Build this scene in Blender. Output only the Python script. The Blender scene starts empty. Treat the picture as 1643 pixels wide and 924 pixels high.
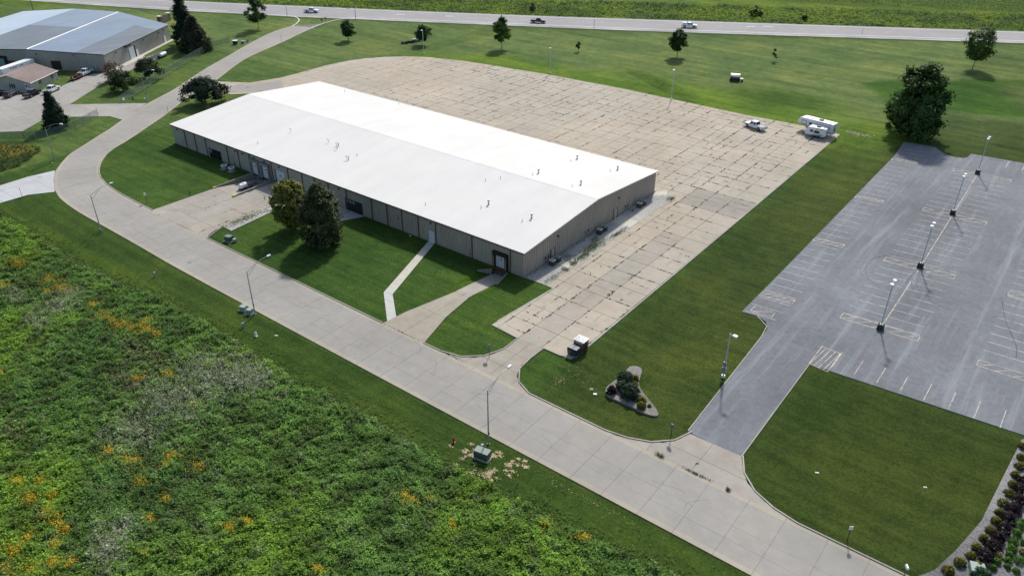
import bpy, math, random
import numpy as np
from mathutils import Vector, Matrix, noise as mnoise
C = bpy.context.scene.collection
R = math.radians
PI = math.pi

# ---------------------------------------------------------------- camera, world, sun, exposure
CAM = Vector((69.8, -93.1, 67.0)); YAW = R(37.94); PITCH = R(30.69); F = 1250.0
cd = bpy.data.cameras.new('camera'); cam = bpy.data.objects.new('camera', cd); C.objects.link(cam)
cam.location = CAM; cam.rotation_euler = (PI/2 - PITCH, 0, YAW)
cd.sensor_width = 36.0; cd.lens = 36.0*F/1643.0; cd.clip_start = 1.0; cd.clip_end = 9000.0
bpy.context.scene.camera = cam

SUN = Vector((-0.42, 1.03, 1.0)).normalized()          # towards the sun
sel = math.asin(SUN.z); saz = math.atan2(SUN.x, SUN.y)   # azimuth clockwise from +Y
world = bpy.data.worlds.new('World'); bpy.context.scene.world = world; world.use_nodes = True
wn = world.node_tree.nodes; wl = world.node_tree.links
bg = wn['Background']; sky = wn.new('ShaderNodeTexSky'); sky.sky_type = 'NISHITA'; sky.sun_disc = False
sky.sun_elevation = sel; sky.sun_rotation = saz; sky.air_density = 1.0; sky.dust_density = 2.0; sky.ozone_density = 1.0
wl.new(sky.outputs[0], bg.inputs[0]); bg.inputs[1].default_value = 0.125
sd = bpy.data.lights.new('sun', 'SUN'); so = bpy.data.objects.new('sun', sd); C.objects.link(so)
sd.energy = 3.5; sd.angle = R(3.2); sd.color = (1.0, 0.965, 0.90)
so.rotation_euler = SUN.to_track_quat('Z', 'Y').to_euler(); so.location = (0, 0, 200)
vs = bpy.context.scene.view_settings
vs.view_transform = 'Standard'; vs.look = 'None'; vs.exposure = 0.30; vs.gamma = 1.0

# ---------------------------------------------------------------- helpers
_ca, _sa = math.cos(YAW), math.sin(YAW); _cp, _sp = math.cos(PITCH), math.sin(PITCH)
def at(px, py, z=0.0):
    """ground (or height z) point seen at photo pixel px,py of the 1643x924 picture"""
    u = px-821.5; v = 462.0-py
    dz = v*_cp-F*_sp; dy = F*_cp+v*_sp; t = (CAM.z-z)/-dz
    x, y = u*t, dy*t
    return (_ca*x-_sa*y+CAM.x, _sa*x+_ca*y+CAM.y)
def ats(*p, z=0.0): return [at(a, b, z) for a, b in p]

def tag(o, label=None, cat=None, group=None, kind=None):
    if label: o['label'] = label
    if cat: o['category'] = cat
    if group: o['group'] = group
    if kind: o['kind'] = kind
    return o
def empty(name, loc, rz=0.0, label=None, cat=None, group=None):
    o = bpy.data.objects.new(name, None); C.objects.link(o)
    o.location = loc if len(loc) == 3 else (loc[0], loc[1], 0); o.rotation_euler = (0, 0, rz); o.empty_display_size = .3
    return tag(o, label, cat, group)
def children(o): return [c for c in bpy.data.objects if c.parent == o]
def copy_tree(o, parent=None):
    ch = children(o)
    c = o.copy(); C.objects.link(c)
    if parent is not None: c.parent = parent
    for k in ch: copy_tree(k, c)
    return c

class MB:
    def __init__(s): s.v = []; s.f = []; s.c = []; s.col = None
    def _add(s, vs, fs):
        n = len(s.v); s.v += [tuple(q) for q in vs]; s.f += [tuple(n+i for i in q) for q in fs]
        s.c += [s.col]*len(fs); return s
    def poly(s, pts, z=None):
        s._add([(p[0], p[1], z if z is not None else p[2]) for p in pts], [tuple(range(len(pts)))]); return s
    def box(s, x0, x1, y0, y1, z0, z1):
        return s._add([(x0,y0,z0),(x1,y0,z0),(x1,y1,z0),(x0,y1,z0),(x0,y0,z1),(x1,y0,z1),(x1,y1,z1),(x0,y1,z1)],
            [(0,3,2,1),(4,5,6,7),(0,1,5,4),(1,2,6,5),(2,3,7,6),(3,0,4,7)])
    def cbox(s, cx, cy, cz, sx, sy, sz, rz=0, top=1.0):
        c, n = math.cos(rz), math.sin(rz); V = []
        for k, (zz, q) in enumerate(((-.5, 1), (.5, top))):
            for a, b in ((-.5,-.5),(.5,-.5),(.5,.5),(-.5,.5)):
                X = a*sx*q; Y = b*sy*q; V.append((cx+c*X-n*Y, cy+n*X+c*Y, cz+zz*sz))
        return s._add(V, [(0,3,2,1),(4,5,6,7),(0,1,5,4),(1,2,6,5),(2,3,7,6),(3,0,4,7)])
    def prism(s, pts, z0, z1, bottom=False):
        n = len(pts); A = sum(pts[i][0]*pts[(i+1)%n][1]-pts[(i+1)%n][0]*pts[i][1] for i in range(n))
        if A < 0: pts = pts[::-1]
        V = [(p[0], p[1], z0) for p in pts]+[(p[0], p[1], z1) for p in pts]
        Fc = [tuple(range(n, 2*n))]+[(i, (i+1)%n, n+(i+1)%n, n+i) for i in range(n)]
        if bottom: Fc.append(tuple(range(n))[::-1])
        return s._add(V, Fc)
    def xprism(s, prof, y0, y1):          # profile in x,z extruded along y
        n = len(prof); A = sum(prof[i][0]*prof[(i+1)%n][1]-prof[(i+1)%n][0]*prof[i][1] for i in range(n))
        if A < 0: prof = prof[::-1]
        V = [(p[0], y0, p[1]) for p in prof]+[(p[0], y1, p[1]) for p in prof]
        return s._add(V, [tuple(range(n)), tuple(range(n, 2*n))[::-1]]+[(i, n+i, n+(i+1)%n, (i+1)%n) for i in range(n)])
    def tube(s, p0, p1, r0, r1=None, n=8, caps=True):
        r1 = r0 if r1 is None else r1; p0 = Vector(p0); p1 = Vector(p1); d = (p1-p0)
        if d.length < 1e-6: return s
        q = d.to_track_quat('Z', 'Y'); V = []
        for p, r in ((p0, r0), (p1, r1)):
            for i in range(n):
                a = 2*PI*i/n; V.append(p+q@Vector((r*math.cos(a), r*math.sin(a), 0)))
        Fc = [(i, (i+1)%n, n+(i+1)%n, n+i) for i in range(n)]
        if caps: Fc += [tuple(range(n))[::-1], tuple(range(n, 2*n))]
        return s._add(V, Fc)
    def path(s, pts, r0, r1=None, n=6):
        r1 = r0 if r1 is None else r1; m = len(pts)-1
        for i in range(m): s.tube(pts[i], pts[i+1], r0+(r1-r0)*i/m, r0+(r1-r0)*(i+1)/m, n)
        return s
    def lathe(s, prof, n=12, cx=0, cy=0):   # (r,z) pairs
        V = []; m = len(prof)
        for r, z in prof:
            for i in range(n):
                a = 2*PI*i/n; V.append((cx+r*math.cos(a), cy+r*math.sin(a), z))
        Fc = [(k*n+i, k*n+(i+1)%n, (k+1)*n+(i+1)%n, (k+1)*n+i) for k in range(m-1) for i in range(n)]
        Fc += [tuple(range(n))[::-1], tuple((m-1)*n+i for i in range(n))]
        return s._add(V, Fc)
    def strip(s, pts, w, z):               # flat painted band along a polyline
        for a, b in zip(pts[:-1], pts[1:]):
            d = Vector((b[0]-a[0], b[1]-a[1])); L = d.length
            if L < 1e-6: continue
            d /= L; nx, ny = -d.y*w/2, d.x*w/2
            s.poly([(a[0]-nx, a[1]-ny), (b[0]-nx, b[1]-ny), (b[0]+nx, b[1]+ny), (a[0]+nx, a[1]+ny)], z)
        return s
    def build(s, name, mat, parent=None, loc=None, rz=0, smooth=False, bevel=0, **t):
        me = bpy.data.meshes.new(name); me.from_pydata(s.v, [], s.f)
        if True:
            a = me.attributes.new('col', 'FLOAT_COLOR', 'FACE')
            a.data.foreach_set('color', np.array([(c if c is not None else (1,1,1)) + (1,) if len(c or (1,1,1)) == 3 else c for c in s.c], dtype=np.float32).ravel())
        me.update()
        if smooth: me.shade_smooth()
        me.materials.append(mat)
        o = bpy.data.objects.new(name, me); C.objects.link(o)
        if parent is not None: o.parent = parent
        if loc is not None: o.location = loc if len(loc) == 3 else (loc[0], loc[1], 0)
        o.rotation_euler = (0, 0, rz)
        if bevel:
            b = o.modifiers.new('bevel', 'BEVEL'); b.width = bevel; b.segments = 2; b.limit_method = 'ANGLE'
        return tag(o, **t)

def np_mesh(name, V, k, mat, parent=None, col=None, smooth=False, **t):
    """V: (n*k,3) verts, faces of k consecutive verts; col per face (n,3)"""
    n = len(V)//k; me = bpy.data.meshes.new(name)
    me.vertices.add(len(V)); me.vertices.foreach_set('co', np.asarray(V, dtype=np.float32).ravel())
    me.loops.add(n*k); me.loops.foreach_set('vertex_index', np.arange(n*k, dtype=np.int32))
    me.polygons.add(n); me.polygons.foreach_set('loop_start', np.arange(0, n*k, k, dtype=np.int32))
    me.polygons.foreach_set('loop_total', np.full(n, k, dtype=np.int32))
    me.update(calc_edges=True)
    if col is not None:
        a = me.attributes.new('col', 'FLOAT_COLOR', 'FACE')
        a.data.foreach_set('color', np.hstack([col, np.ones((n, 1))]).astype(np.float32).ravel())
    me.materials.append(mat)
    o = bpy.data.objects.new(name, me); C.objects.link(o)
    if parent is not None: o.parent = parent
    return tag(o, **t)

# ---------------------------------------------------------------- materials
def nt(name):
    m = bpy.data.materials.new(name); m.use_nodes = True; n = m.node_tree.nodes; l = m.node_tree.links
    return m, n, l, n['Principled BSDF']
def plain(name, col, rough=.6, metal=0.0, spec=.4, emit=None):
    m, n, l, b = nt(name)
    b.inputs['Base Color'].default_value = (*col, 1); b.inputs['Roughness'].default_value = rough
    b.inputs['Metallic'].default_value = metal; b.inputs['Specular IOR Level'].default_value = spec
    return m
def N(n, l, typ, **kw):
    o = n.new(typ)
    for k, v in kw.items():
        if k.startswith('i_'):
            key = k[2:].replace('_', ' ')
            if hasattr(v, 'links') or hasattr(v, 'is_output'): l.new(v, o.inputs[key])
            else: o.inputs[key].default_value = v
        else: setattr(o, k, v)
    return o
def noise(n, l, vec, scale, detail=4, rough=.6, dist=0):
    o = n.new('ShaderNodeTexNoise'); o.inputs['Scale'].default_value = scale; o.inputs['Detail'].default_value = detail
    o.inputs['Roughness'].default_value = rough; o.inputs['Distortion'].default_value = dist; l.new(vec, o.inputs['Vector']); return o.outputs['Fac']
def ramp(n, l, fac, stops):
    o = n.new('ShaderNodeValToRGB'); e = o.color_ramp.elements
    while len(e) < len(stops): e.new(.5)
    for q, (p, c) in zip(e, stops): q.position = p; q.color = (*c, 1) if len(c) == 3 else c
    l.new(fac, o.inputs[0]); return o.outputs[0]
def mix(n, l, fac, a, b, typ='MIX'):
    o = n.new('ShaderNodeMix'); o.data_type = 'RGBA'; o.blend_type = typ
    for s, v in ((0, fac), (6, a), (7, b)):
        if isinstance(v, (int, float)): o.inputs[s].default_value = v
        elif isinstance(v, tuple): o.inputs[s].default_value = (*v, 1)
        else: l.new(v, o.inputs[s])
    return o.outputs[2]
def math_(n, l, op, a, b=0.0, clamp=False):
    o = n.new('ShaderNodeMath'); o.operation = op; o.use_clamp = clamp
    for s, v in ((0, a), (1, b)):
        if isinstance(v, (int, float)): o.inputs[s].default_value = v
        else: l.new(v, o.inputs[s])
    return o.outputs[0]
def pos(n, l, scale=(1, 1, 1), rot=0):
    g = n.new('ShaderNodeNewGeometry'); m = n.new('ShaderNodeMapping'); m.inputs['Scale'].default_value = scale
    m.inputs['Rotation'].default_value = (0, 0, rot); l.new(g.outputs['Position'], m.inputs['Vector']); return m.outputs[0]
def bumpn(n, l, b, h, strength=.3, dist=.05):
    o = n.new('ShaderNodeBump'); o.inputs['Strength'].default_value = strength; o.inputs['Distance'].default_value = dist
    l.new(h, o.inputs['Height']); l.new(o.outputs[0], b.inputs['Normal'])

def worn(name, col, rough=.9, spec=.2, big=.05, mid=.6, fine=6.0, amt=.25, stain=None, stain_amt=.35, attr=True, bump=.15, streak=None):
    """matt mineral surface: colour x per-piece tint x large and fine mottling, with darker or warmer stains"""
    m, n, l, b = nt(name); p = pos(n, l)
    c = mix(n, l, 1.0, tuple(col), (1, 1, 1), 'MULTIPLY')
    if attr:
        a = n.new('ShaderNodeAttribute'); a.attribute_name = 'col'; c = mix(n, l, 1.0, tuple(col), a.outputs['Color'], 'MULTIPLY')
    n1 = noise(n, l, p, big, 5, .6); n2 = noise(n, l, p, mid, 5, .65); n3 = noise(n, l, p, fine, 4, .7)
    lo = 1-amt; hi = 1+amt*.6
    c = mix(n, l, 1.0, c, ramp(n, l, n1, [(.3, (lo,)*3), (.7, (hi,)*3)]), 'MULTIPLY')
    c = mix(n, l, 1.0, c, ramp(n, l, n2, [(.3, (1-amt*.6,)*3), (.7, (1+amt*.4,)*3)]), 'MULTIPLY')
    c = mix(n, l, 1.0, c, ramp(n, l, n3, [(.25, (1-amt*.5,)*3), (.75, (1+amt*.4,)*3)]), 'MULTIPLY')
    if stain:
        s1 = noise(n, l, p, .11, 6, .7, .6)
        c = mix(n, l, math_(n, l, 'MULTIPLY', ramp(n, l, s1, [(.5, (0,)*3), (.68, (1,)*3)]), stain_amt), c, tuple(stain))
    if streak:       # long worn streaks along y
        ps = pos(n, l, streak[0]); s2 = noise(n, l, ps, 1.0, 6, .7)
        c = mix(n, l, ramp(n, l, s2, [(streak[2], (0,)*3), (streak[3], (1,)*3)]), c, tuple(streak[1]))
    l.new(c, b.inputs['Base Color']); b.inputs['Roughness'].default_value = rough; b.inputs['Specular IOR Level'].default_value = spec
    if bump: bumpn(n, l, b, n3, bump, .02)
    return m

M = {}
M['street'] = worn('street_concrete', (.318, .301, .270), amt=.14, stain=(.23, .215, .20), stain_amt=.3)
M['lot'] = worn('old_yard_concrete', (.415, .368, .292), amt=.18, stain=(.34, .275, .215), stain_amt=.38)
M['yjoint'] = worn('yard_joint', (.13, .11, .08), attr=False, amt=.3)
M['joint'] = worn('joint_filler', (.20, .175, .14), attr=False, amt=.3)
M['streetjoint'] = worn('street_joint', (.17, .17, .18), attr=False, amt=.2)
M['kerb'] = worn('kerb_concrete', (.40, .38, .33), attr=False, amt=.25, stain=(.2, .18, .15))
M['pale'] = worn('new_pale_concrete', (.46, .47, .47), attr=False, amt=.12)
M['drive'] = worn('drive_concrete', (.345, .318, .272), amt=.18, stain=(.27, .22, .18), stain_amt=.45)
M['walk'] = worn('sidewalk_concrete', (.52, .50, .42), amt=.15)
M['dark_conc'] = worn('dock_wall_concrete', (.26, .24, .20), attr=False, amt=.4, stain=(.1, .08, .06))
M['asphalt'] = worn('grey_asphalt', (.180, .189, .203), attr=False, amt=.30, fine=7, mid=1.1, stain=(.135, .139, .147), stain_amt=.6,
                    streak=((.55, .030, 1), (.255, .272, .288), .52, .74))
M['highway'] = worn('highway_asphalt', (.30, .295, .295), attr=False, amt=.12)
M['gravel'] = worn('pale_gravel', (.43, .42, .39), attr=False, amt=.4, fine=9, mid=1.6, bump=.8, stain=(.2, .2, .21), stain_amt=.6)
M['rock'] = worn('bed_gravel', (.24, .235, .235), attr=False, amt=.6, fine=5, mid=2.5, bump=1.0)
M['island'] = worn('island_gravel', (.21, .195, .17), attr=False, amt=.5, fine=6, mid=2.5, bump=1.0)
M['dirt'] = worn('dry_straw', (.42, .33, .18), amt=.4, fine=8)

def paint(name, col, wear=.5, scale=1.4):
    m, n, l, b = nt(name); p = pos(n, l); f = noise(n, l, p, scale, 6, .75)
    t = n.new('ShaderNodeBsdfTransparent'); mx = n.new('ShaderNodeMixShader')
    l.new(ramp(n, l, f, [(wear-.13, (0,)*3), (wear+.13, (1,)*3)]), mx.inputs[0]); l.new(t.outputs[0], mx.inputs[1]); l.new(b.outputs[0], mx.inputs[2])
    l.new(mx.outputs[0], n['Material Output'].inputs[0]); b.inputs['Base Color'].default_value = (*col, 1); b.inputs['Roughness'].default_value = .8
    return m
M['pwhite'] = paint('worn_white_line', (.55, .55, .55), .40)
M['pfaint'] = paint('faded_white_line', (.50, .50, .49), .41, .9)
M['pcream'] = paint('worn_cream_line', (.50, .44, .36), .40, .8)
M['pyellow'] = paint('worn_yellow_line', (.62, .42, .12), .42)
M['hwhite'] = plain('road_white', (.75, .75, .75), .8)
M['hyellow'] = plain('road_yellow', (.6, .45, .25), .8)
M['tyremark'] = paint('tyre_mark', (.06, .06, .065), .52)

def grass():
    m, n, l, b = nt('mown_grass'); p = pos(n, l)
    a = n.new('ShaderNodeAttribute'); a.attribute_name = 'tone'; base = a.outputs['Color']
    n1 = noise(n, l, p, .045, 6, .62, .4); n2 = noise(n, l, p, .35, 6, .7, .3); n3 = noise(n, l, p, 2.6, 5, .75); n4 = noise(n, l, p, 9.0, 3, .8)
    c = mix(n, l, 1.0, base, ramp(n, l, n1, [(.32, (.66, .77, .76)), (.5, (1, 1, 1)), (.7, (1.42, 1.20, 1.05))]), 'MULTIPLY')
    c = mix(n, l, 1.0, c, ramp(n, l, n2, [(.3, (.70, .76, .72)), (.5, (1, 1, 1)), (.72, (1.30, 1.18, 1.1))]), 'MULTIPLY')
    c = mix(n, l, 1.0, c, ramp(n, l, n3, [(.28, (.52, .58, .5)), (.72, (1.48, 1.42, 1.45))]), 'MULTIPLY')
    c = mix(n, l, 1.0, c, ramp(n, l, n4, [(.28, (.6, .64, .6)), (.72, (1.4, 1.36, 1.4))]), 'MULTIPLY')
    g = n.new('ShaderNodeNewGeometry'); sp = n.new('ShaderNodeSeparateXYZ'); l.new(g.outputs['Position'], sp.inputs[0])
    north = math_(n, l, 'GREATER_THAN', sp.outputs[1], 62.0)                 # the field is mown along the highway, the lawns along the road
    r1 = ramp(n, l, noise(n, l, pos(n, l, (.03, .8, 1)), 1.0, 3, .5), [(.36, (.82, .85, .84)), (.64, (1.17, 1.13, 1.12))])
    r2 = ramp(n, l, noise(n, l, pos(n, l, (.012, .34, 1), R(-32)), 1.0, 5, .6), [(.34, (.74, .80, .76)), (.66, (1.26, 1.18, 1.26))])
    c = mix(n, l, 1.0, c, mix(n, l, north, r1, r2), 'MULTIPLY')
    l.new(c, b.inputs['Base Color']); b.inputs['Roughness'].default_value = 1.0; b.inputs['Specular IOR Level'].default_value = .08
    h = math_(n, l, 'ADD', n3, math_(n, l, 'MULTIPLY', n4, .6)); bumpn(n, l, b, h, .75, .14)
    return m
M['grass'] = grass()

def leafmat(name, trans=.25, rough=.65):
    m, n, l, b = nt(name); a = n.new('ShaderNodeAttribute'); a.attribute_name = 'col'
    l.new(a.outputs['Color'], b.inputs['Base Color']); b.inputs['Roughness'].default_value = rough; b.inputs['Specular IOR Level'].default_value = .2
    t = n.new('ShaderNodeBsdfTranslucent'); l.new(mix(n, l, 1.0, a.outputs['Color'], (1.1, 1.3, .6), 'MULTIPLY'), t.inputs[0])
    mx = n.new('ShaderNodeMixShader'); mx.inputs[0].default_value = trans; l.new(b.outputs[0], mx.inputs[1]); l.new(t.outputs[0], mx.inputs[2])
    l.new(mx.outputs[0], n['Material Output'].inputs[0]); return m
M['leaf'] = leafmat('leaves'); M['needle'] = leafmat('needles', .1, .8); M['weed'] = leafmat('weeds', .2, .8)
M['bark'] = worn('bark', (.10, .075, .055), attr=False, fine=8, amt=.4, bump=.6)

def ribbed(name, col, sc=1.0, dirt=(.18, .16, .13)):
    m, n, l, b = nt(name); p = pos(n, l); n1 = noise(n, l, p, .25, 4, .6); ps = pos(n, l, (2.5, 2.5, .25)); n2 = noise(n, l, ps, 1.0, 5, .6)
    c = mix(n, l, 1.0, tuple(col), ramp(n, l, n1, [(.3, (.9,)*3), (.7, (1.08,)*3)]), 'MULTIPLY')
    c = mix(n, l, 1.0, c, ramp(n, l, n2, [(.3, (.88,)*3), (.7, (1.06,)*3)]), 'MULTIPLY')
    g = n.new('ShaderNodeNewGeometry'); s = n.new('ShaderNodeSeparateXYZ'); l.new(g.outputs['Position'], s.inputs[0])
    low = n.new('ShaderNodeMapRange'); low.inputs[1].default_value = 0.0; low.inputs[2].default_value = .7; low.inputs[3].default_value = .35; low.inputs[4].default_value = 0
    l.new(math_(n, l, 'ADD', s.outputs[2], math_(n, l, 'MULTIPLY', n2, .4)), low.inputs[0])
    c = mix(n, l, low.outputs[0], c, tuple(dirt))
    l.new(c, b.inputs['Base Color']); b.inputs['Roughness'].default_value = .55; b.inputs['Specular IOR Level'].default_value = .35
    return m
M['panel'] = ribbed('beige_metal_panel', (.37, .325, .272))
M['precast'] = ribbed('smooth_beige_wall', (.34, .32, .275))
M['greypanel'] = ribbed('grey_metal_panel', (.30, .30, .28))
M['siding'] = ribbed('pale_siding', (.40, .40, .36))
def roofmat(name, col, rough, amt, seam=None):
    m, n, l, b = nt(name); p = pos(n, l, (.5, .12, 1)); n1 = noise(n, l, p, .6, 5, .6); p2 = pos(n, l); n2 = noise(n, l, p2, .08, 4, .6)
    c = mix(n, l, 1.0, tuple(col), ramp(n, l, n1, [(.3, (1-amt,)*3), (.7, (1,)*3)]), 'MULTIPLY')
    c = mix(n, l, 1.0, c, ramp(n, l, n2, [(.3, (1-amt*.8, 1-amt*.8, 1-amt*.7)), (.7, (1,)*3)]), 'MULTIPLY')
    l.new(c, b.inputs['Base Color']); b.inputs['Roughness'].default_value = rough; b.inputs['Specular IOR Level'].default_value = .3 if rough < .8 else .1
    return m
M['whiteroof'] = roofmat('white_membrane', (.70, .685, .645), .9, .07)
M['greyroof'] = roofmat('galvanised_roof', (.21, .27, .34), .33, .2)
M['greyroof2'] = roofmat('galvanised_roof_dull', (.175, .205, .23), .5, .25)
M['skyroof'] = roofmat('roof_sky_reflection', (.42, .50, .58), .35, .1)  # pale blue paints the sky's reflection into the left slope's colour
M['shingle'] = worn('rose_shingle', (.27, .212, .195), amt=.35, fine=5, mid=1.5)
M['black'] = plain('black_rubber', (.012, .012, .014), .6)
M['trim'] = plain('dark_trim', (.03, .03, .035), .5)
M['bronze'] = plain('downspout_brown', (.09, .08, .07), .5)
M['glass'] = plain('dark_glass', (.012, .016, .018), .12, spec=.6)
M['door'] = plain('pale_blue_door', (.50, .56, .60), .5)
M['whitepaint'] = plain('white_paint', (.74, .75, .76), .4)
M['cream'] = plain('cream_paint', (.62, .60, .52), .5)
M['galv'] = plain('galvanised_steel', (.36, .38, .39), .45, .6)
M['gsteel'] = plain('grey_pole', (.30, .32, .33), .5, .3)
M['palepole'] = plain('pale_pole', (.46, .50, .50), .6)
M['green'] = plain('transformer_green', (.055, .085, .065), .5)
M['lidgreen'] = plain('lid_green', (.13, .18, .155), .5)
M['palegreen'] = plain('faded_green', (.26, .33, .29), .6)
M['bluegrey'] = plain('blue_grey_box', (.20, .26, .31), .5)
M['yellow'] = plain('safety_yellow', (.55, .42, .10), .6)
M['redp'] = plain('red_paint', (.30, .035, .02), .5)
M['rust'] = worn('rust', (.10, .05, .035), attr=False, amt=.4)
M['brick'] = worn('brown_brick', (.20, .13, .10), attr=False, amt=.3)
M['wood'] = worn('weathered_wood', (.22, .16, .11), attr=False, amt=.4)
M['carwhite'] = plain('car_white', (.72, .73, .75), .22, spec=.6)
M['carblack'] = plain('car_black', (.012, .013, .016), .18, spec=.6)
M['carnavy'] = plain('car_navy', (.03, .04, .055), .2, spec=.6)
M['carred'] = plain('car_red', (.32, .02, .03), .2, spec=.6)
M['carsilver'] = plain('car_grey', (.16, .17, .18), .25, .5)
M['tyre'] = plain('tyre', (.015, .015, .016), .8)
M['rim'] = plain('rim', (.35, .36, .37), .35, .8)
M['lens'] = plain('headlamp_lens', (.6, .62, .65), .15)
M['tail'] = plain('tail_lamp', (.25, .01, .01), .3)
M['chrome'] = plain('chrome', (.4, .4, .42), .25, .9)
M['gray'] = plain('mid_grey', (.18, .19, .20), .6)
M['fence'] = plain('fence_green', (.10, .16, .13), .7)
M['fence_rail'] = plain('fence_rail', (.13, .17, .15), .6)
M['sign_back'] = plain('sign_back', (.20, .24, .27), .45, .5)

# ---------------------------------------------------------------- polygon tools
def inside(px, py, poly):
    px = np.asarray(px); py = np.asarray(py); r = np.zeros(px.shape, bool); n = len(poly)
    for i in range(n):
        x0, y0 = poly[i]; x1, y1 = poly[(i+1) % n]
        c = ((y0 > py) != (y1 > py)); dy = (y1-y0) if y1 != y0 else 1e-9
        r ^= c & (px < (x1-x0)*(py-y0)/dy+x0)
    return r
def dist_poly(px, py, poly):
    d = np.full(np.shape(px), 1e9); n = len(poly)
    for i in range(n):
        x0, y0 = poly[i]; x1, y1 = poly[(i+1) % n]; ex, ey = x1-x0, y1-y0; L = ex*ex+ey*ey+1e-12
        t = np.clip(((px-x0)*ex+(py-y0)*ey)/L, 0, 1); d = np.minimum(d, np.hypot(px-x0-t*ex, py-y0-t*ey))
    return np.where(inside(px, py, poly), 0, d)
def clip_rect(poly, x0, x1, y0, y1):
    def cut(P, ins, inter):
        o = []
        for i in range(len(P)):
            a, b = P[i-1], P[i]; ia, ib = ins(a), ins(b)
            if ib:
                if not ia: o.append(inter(a, b))
                o.append(b)
            elif ia: o.append(inter(a, b))
        return o
    def ix(x): return lambda a, b: (x, a[1]+(b[1]-a[1])*(x-a[0])/(b[0]-a[0]))
    def iy(y): return lambda a, b: (a[0]+(b[0]-a[0])*(y-a[1])/(b[1]-a[1]), y)
    P = list(poly)
    for ins, it in ((lambda p: p[0] >= x0, ix(x0)), (lambda p: p[0] <= x1, ix(x1)), (lambda p: p[1] >= y0, iy(y0)), (lambda p: p[1] <= y1, iy(y1))):
        if not P: return []
        P = cut(P, ins, it)
    q = [p for i, p in enumerate(P) if (p[0]-P[i-1][0])**2+(p[1]-P[i-1][1])**2 > 1e-6]
    if len(q) < 3: return []
    A = abs(sum(q[i][0]*q[(i+1) % len(q)][1]-q[(i+1) % len(q)][0]*q[i][1] for i in range(len(q))))/2
    return q if A > .25 else []
def resample(pl, n):
    P = np.array(pl, float); s = np.concatenate([[0], np.cumsum(np.hypot(*(P[1:]-P[:-1]).T))]); t = np.linspace(0, s[-1], n)
    return np.stack([np.interp(t, s, P[:, 0]), np.interp(t, s, P[:, 1])], 1)
def smooth_line(pl, n=2):
    P = [tuple(p) for p in pl]
    for _ in range(n):
        Q = [P[0]]
        for a, b in zip(P[:-1], P[1:]): Q += [(a[0]*.75+b[0]*.25, a[1]*.75+b[1]*.25), (a[0]*.25+b[0]*.75, a[1]*.25+b[1]*.75)]
        P = Q+[P[-1]]
    return P
def nz(x, y, s=.1, seed=0): return mnoise.noise(Vector((x*s+seed*17.3, y*s-seed*9.1, seed*3.7)))

# ---------------------------------------------------------------- outlines of the paved areas (world metres)
outer = smooth_line([at(469, 42), at(440, 50), at(400, 70), at(370, 88), at(330, 110), at(300, 130), at(275, 147), at(236, 166), at(195, 193), at(180, 205), at(151, 222),
    at(134, 235), at(115, 243), at(100, 260), at(88, 274), at(86, 290), at(88, 307), at(95, 318), at(110, 330), at(128, 342), at(168, 364), (-62.8, -34.6), (-51, -35), (0, -35.1), (56, -34.9), (130, -34.9)])
inner = smooth_line([at(522, 38), at(493, 49), at(450, 70), at(400, 91), at(375, 107), at(350, 128), at(299, 158), at(270, 182), at(240, 202), at(205, 226), at(175, 243), at(163, 258),
    at(159, 270), at(160, 283), at(168, 293), at(180, 303), at(210, 320), (-75, -24.5), (-60, -24.8), (0, -25.0), (56, -25), (130, -25)])
street_poly = outer+inner[::-1]
hw_lo = [(-420, 22), (-324.2, 62.2), (-283.1, 78.3), (-265.4, 85.3), (-248.7, 92.5), (-222.6, 104.8), (-203.1, 113.2), (-177.3, 127.1), (-163.9, 133.6), (-128.4, 152.2), (-105.8, 163.6), (-74.7, 180.3), (-45, 197.2), (-1.2, 222.3), (39.2, 245.3), (110, 286), (260, 372)]
hw_up = [(-420, 36), (-324, 77), (-281.4, 96.2), (-239.8, 116.4), (-213.5, 129.5), (-177.3, 147), (-139.2, 166.6), (-116.2, 178.8), (-52.3, 214.6), (36.1, 264), (110, 306), (260, 392)]
hw_poly = hw_lo+hw_up[::-1]
lot_poly = [(4.8, -14.9), (10.3, -15.4), (19.8, -14.9), (19.6, 20), (19.3, 60), (18.9, 106.3), (15.7, 107.6), (-5.5, 106.4), (-44.8, 107), (-73.2, 105.6), (-89.1, 103.7), (-103, 101.8), (-114.7, 98.4),
            (-121.5, 94.5), (-126.8, 89.5), (-130.6, 84), (-133.1, 77.5), (-134, 70), (-133.8, 62), (-134, 52), (-137, 43), (-146.5, 37.2), (-140.5, 29.0), (-131, 32.5), (-124, 40), (-116, 46.4), (-107.8, 46.4), (0, 46.4), (4.4, 45.6), (4.4, .1), (6.0, 0)]
def _fix(): # the yard's west side narrows to the back drive
    return lot_poly
yard_poly = _fix()
drive_poly = [(4.0, -25.0), (19.6, -25.0), (17.6, -24.3), (15.9, -22.9), (14.9, -20.5), (14.9, -15.2), (10.35, -15.4), (10.5, -18.3), (9.9, -21.0), (8.4, -23.2), (6.4, -24.4)]
apron_poly = [(-76.0, -24.55), (-56.4, -24.9), (-57.3, -23.9), (-58.0, -22.2), (-58.2, -20.4), (-58.6, -3.3), (-62.5, -.3), (-68.5, -.3), (-68.5, -10.0), (-75.7, -10.0), (-75.7, -10.3)]
dockdrive_poly = [(-8.9, -25.0), (-8.4, -20.4), (-6.3, -10.8), (-6.3, -10.0), (-3.3, -10.0), (-3.3, -10.9), (-2.3, -17.7), (-.1, -25.0)]
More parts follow.
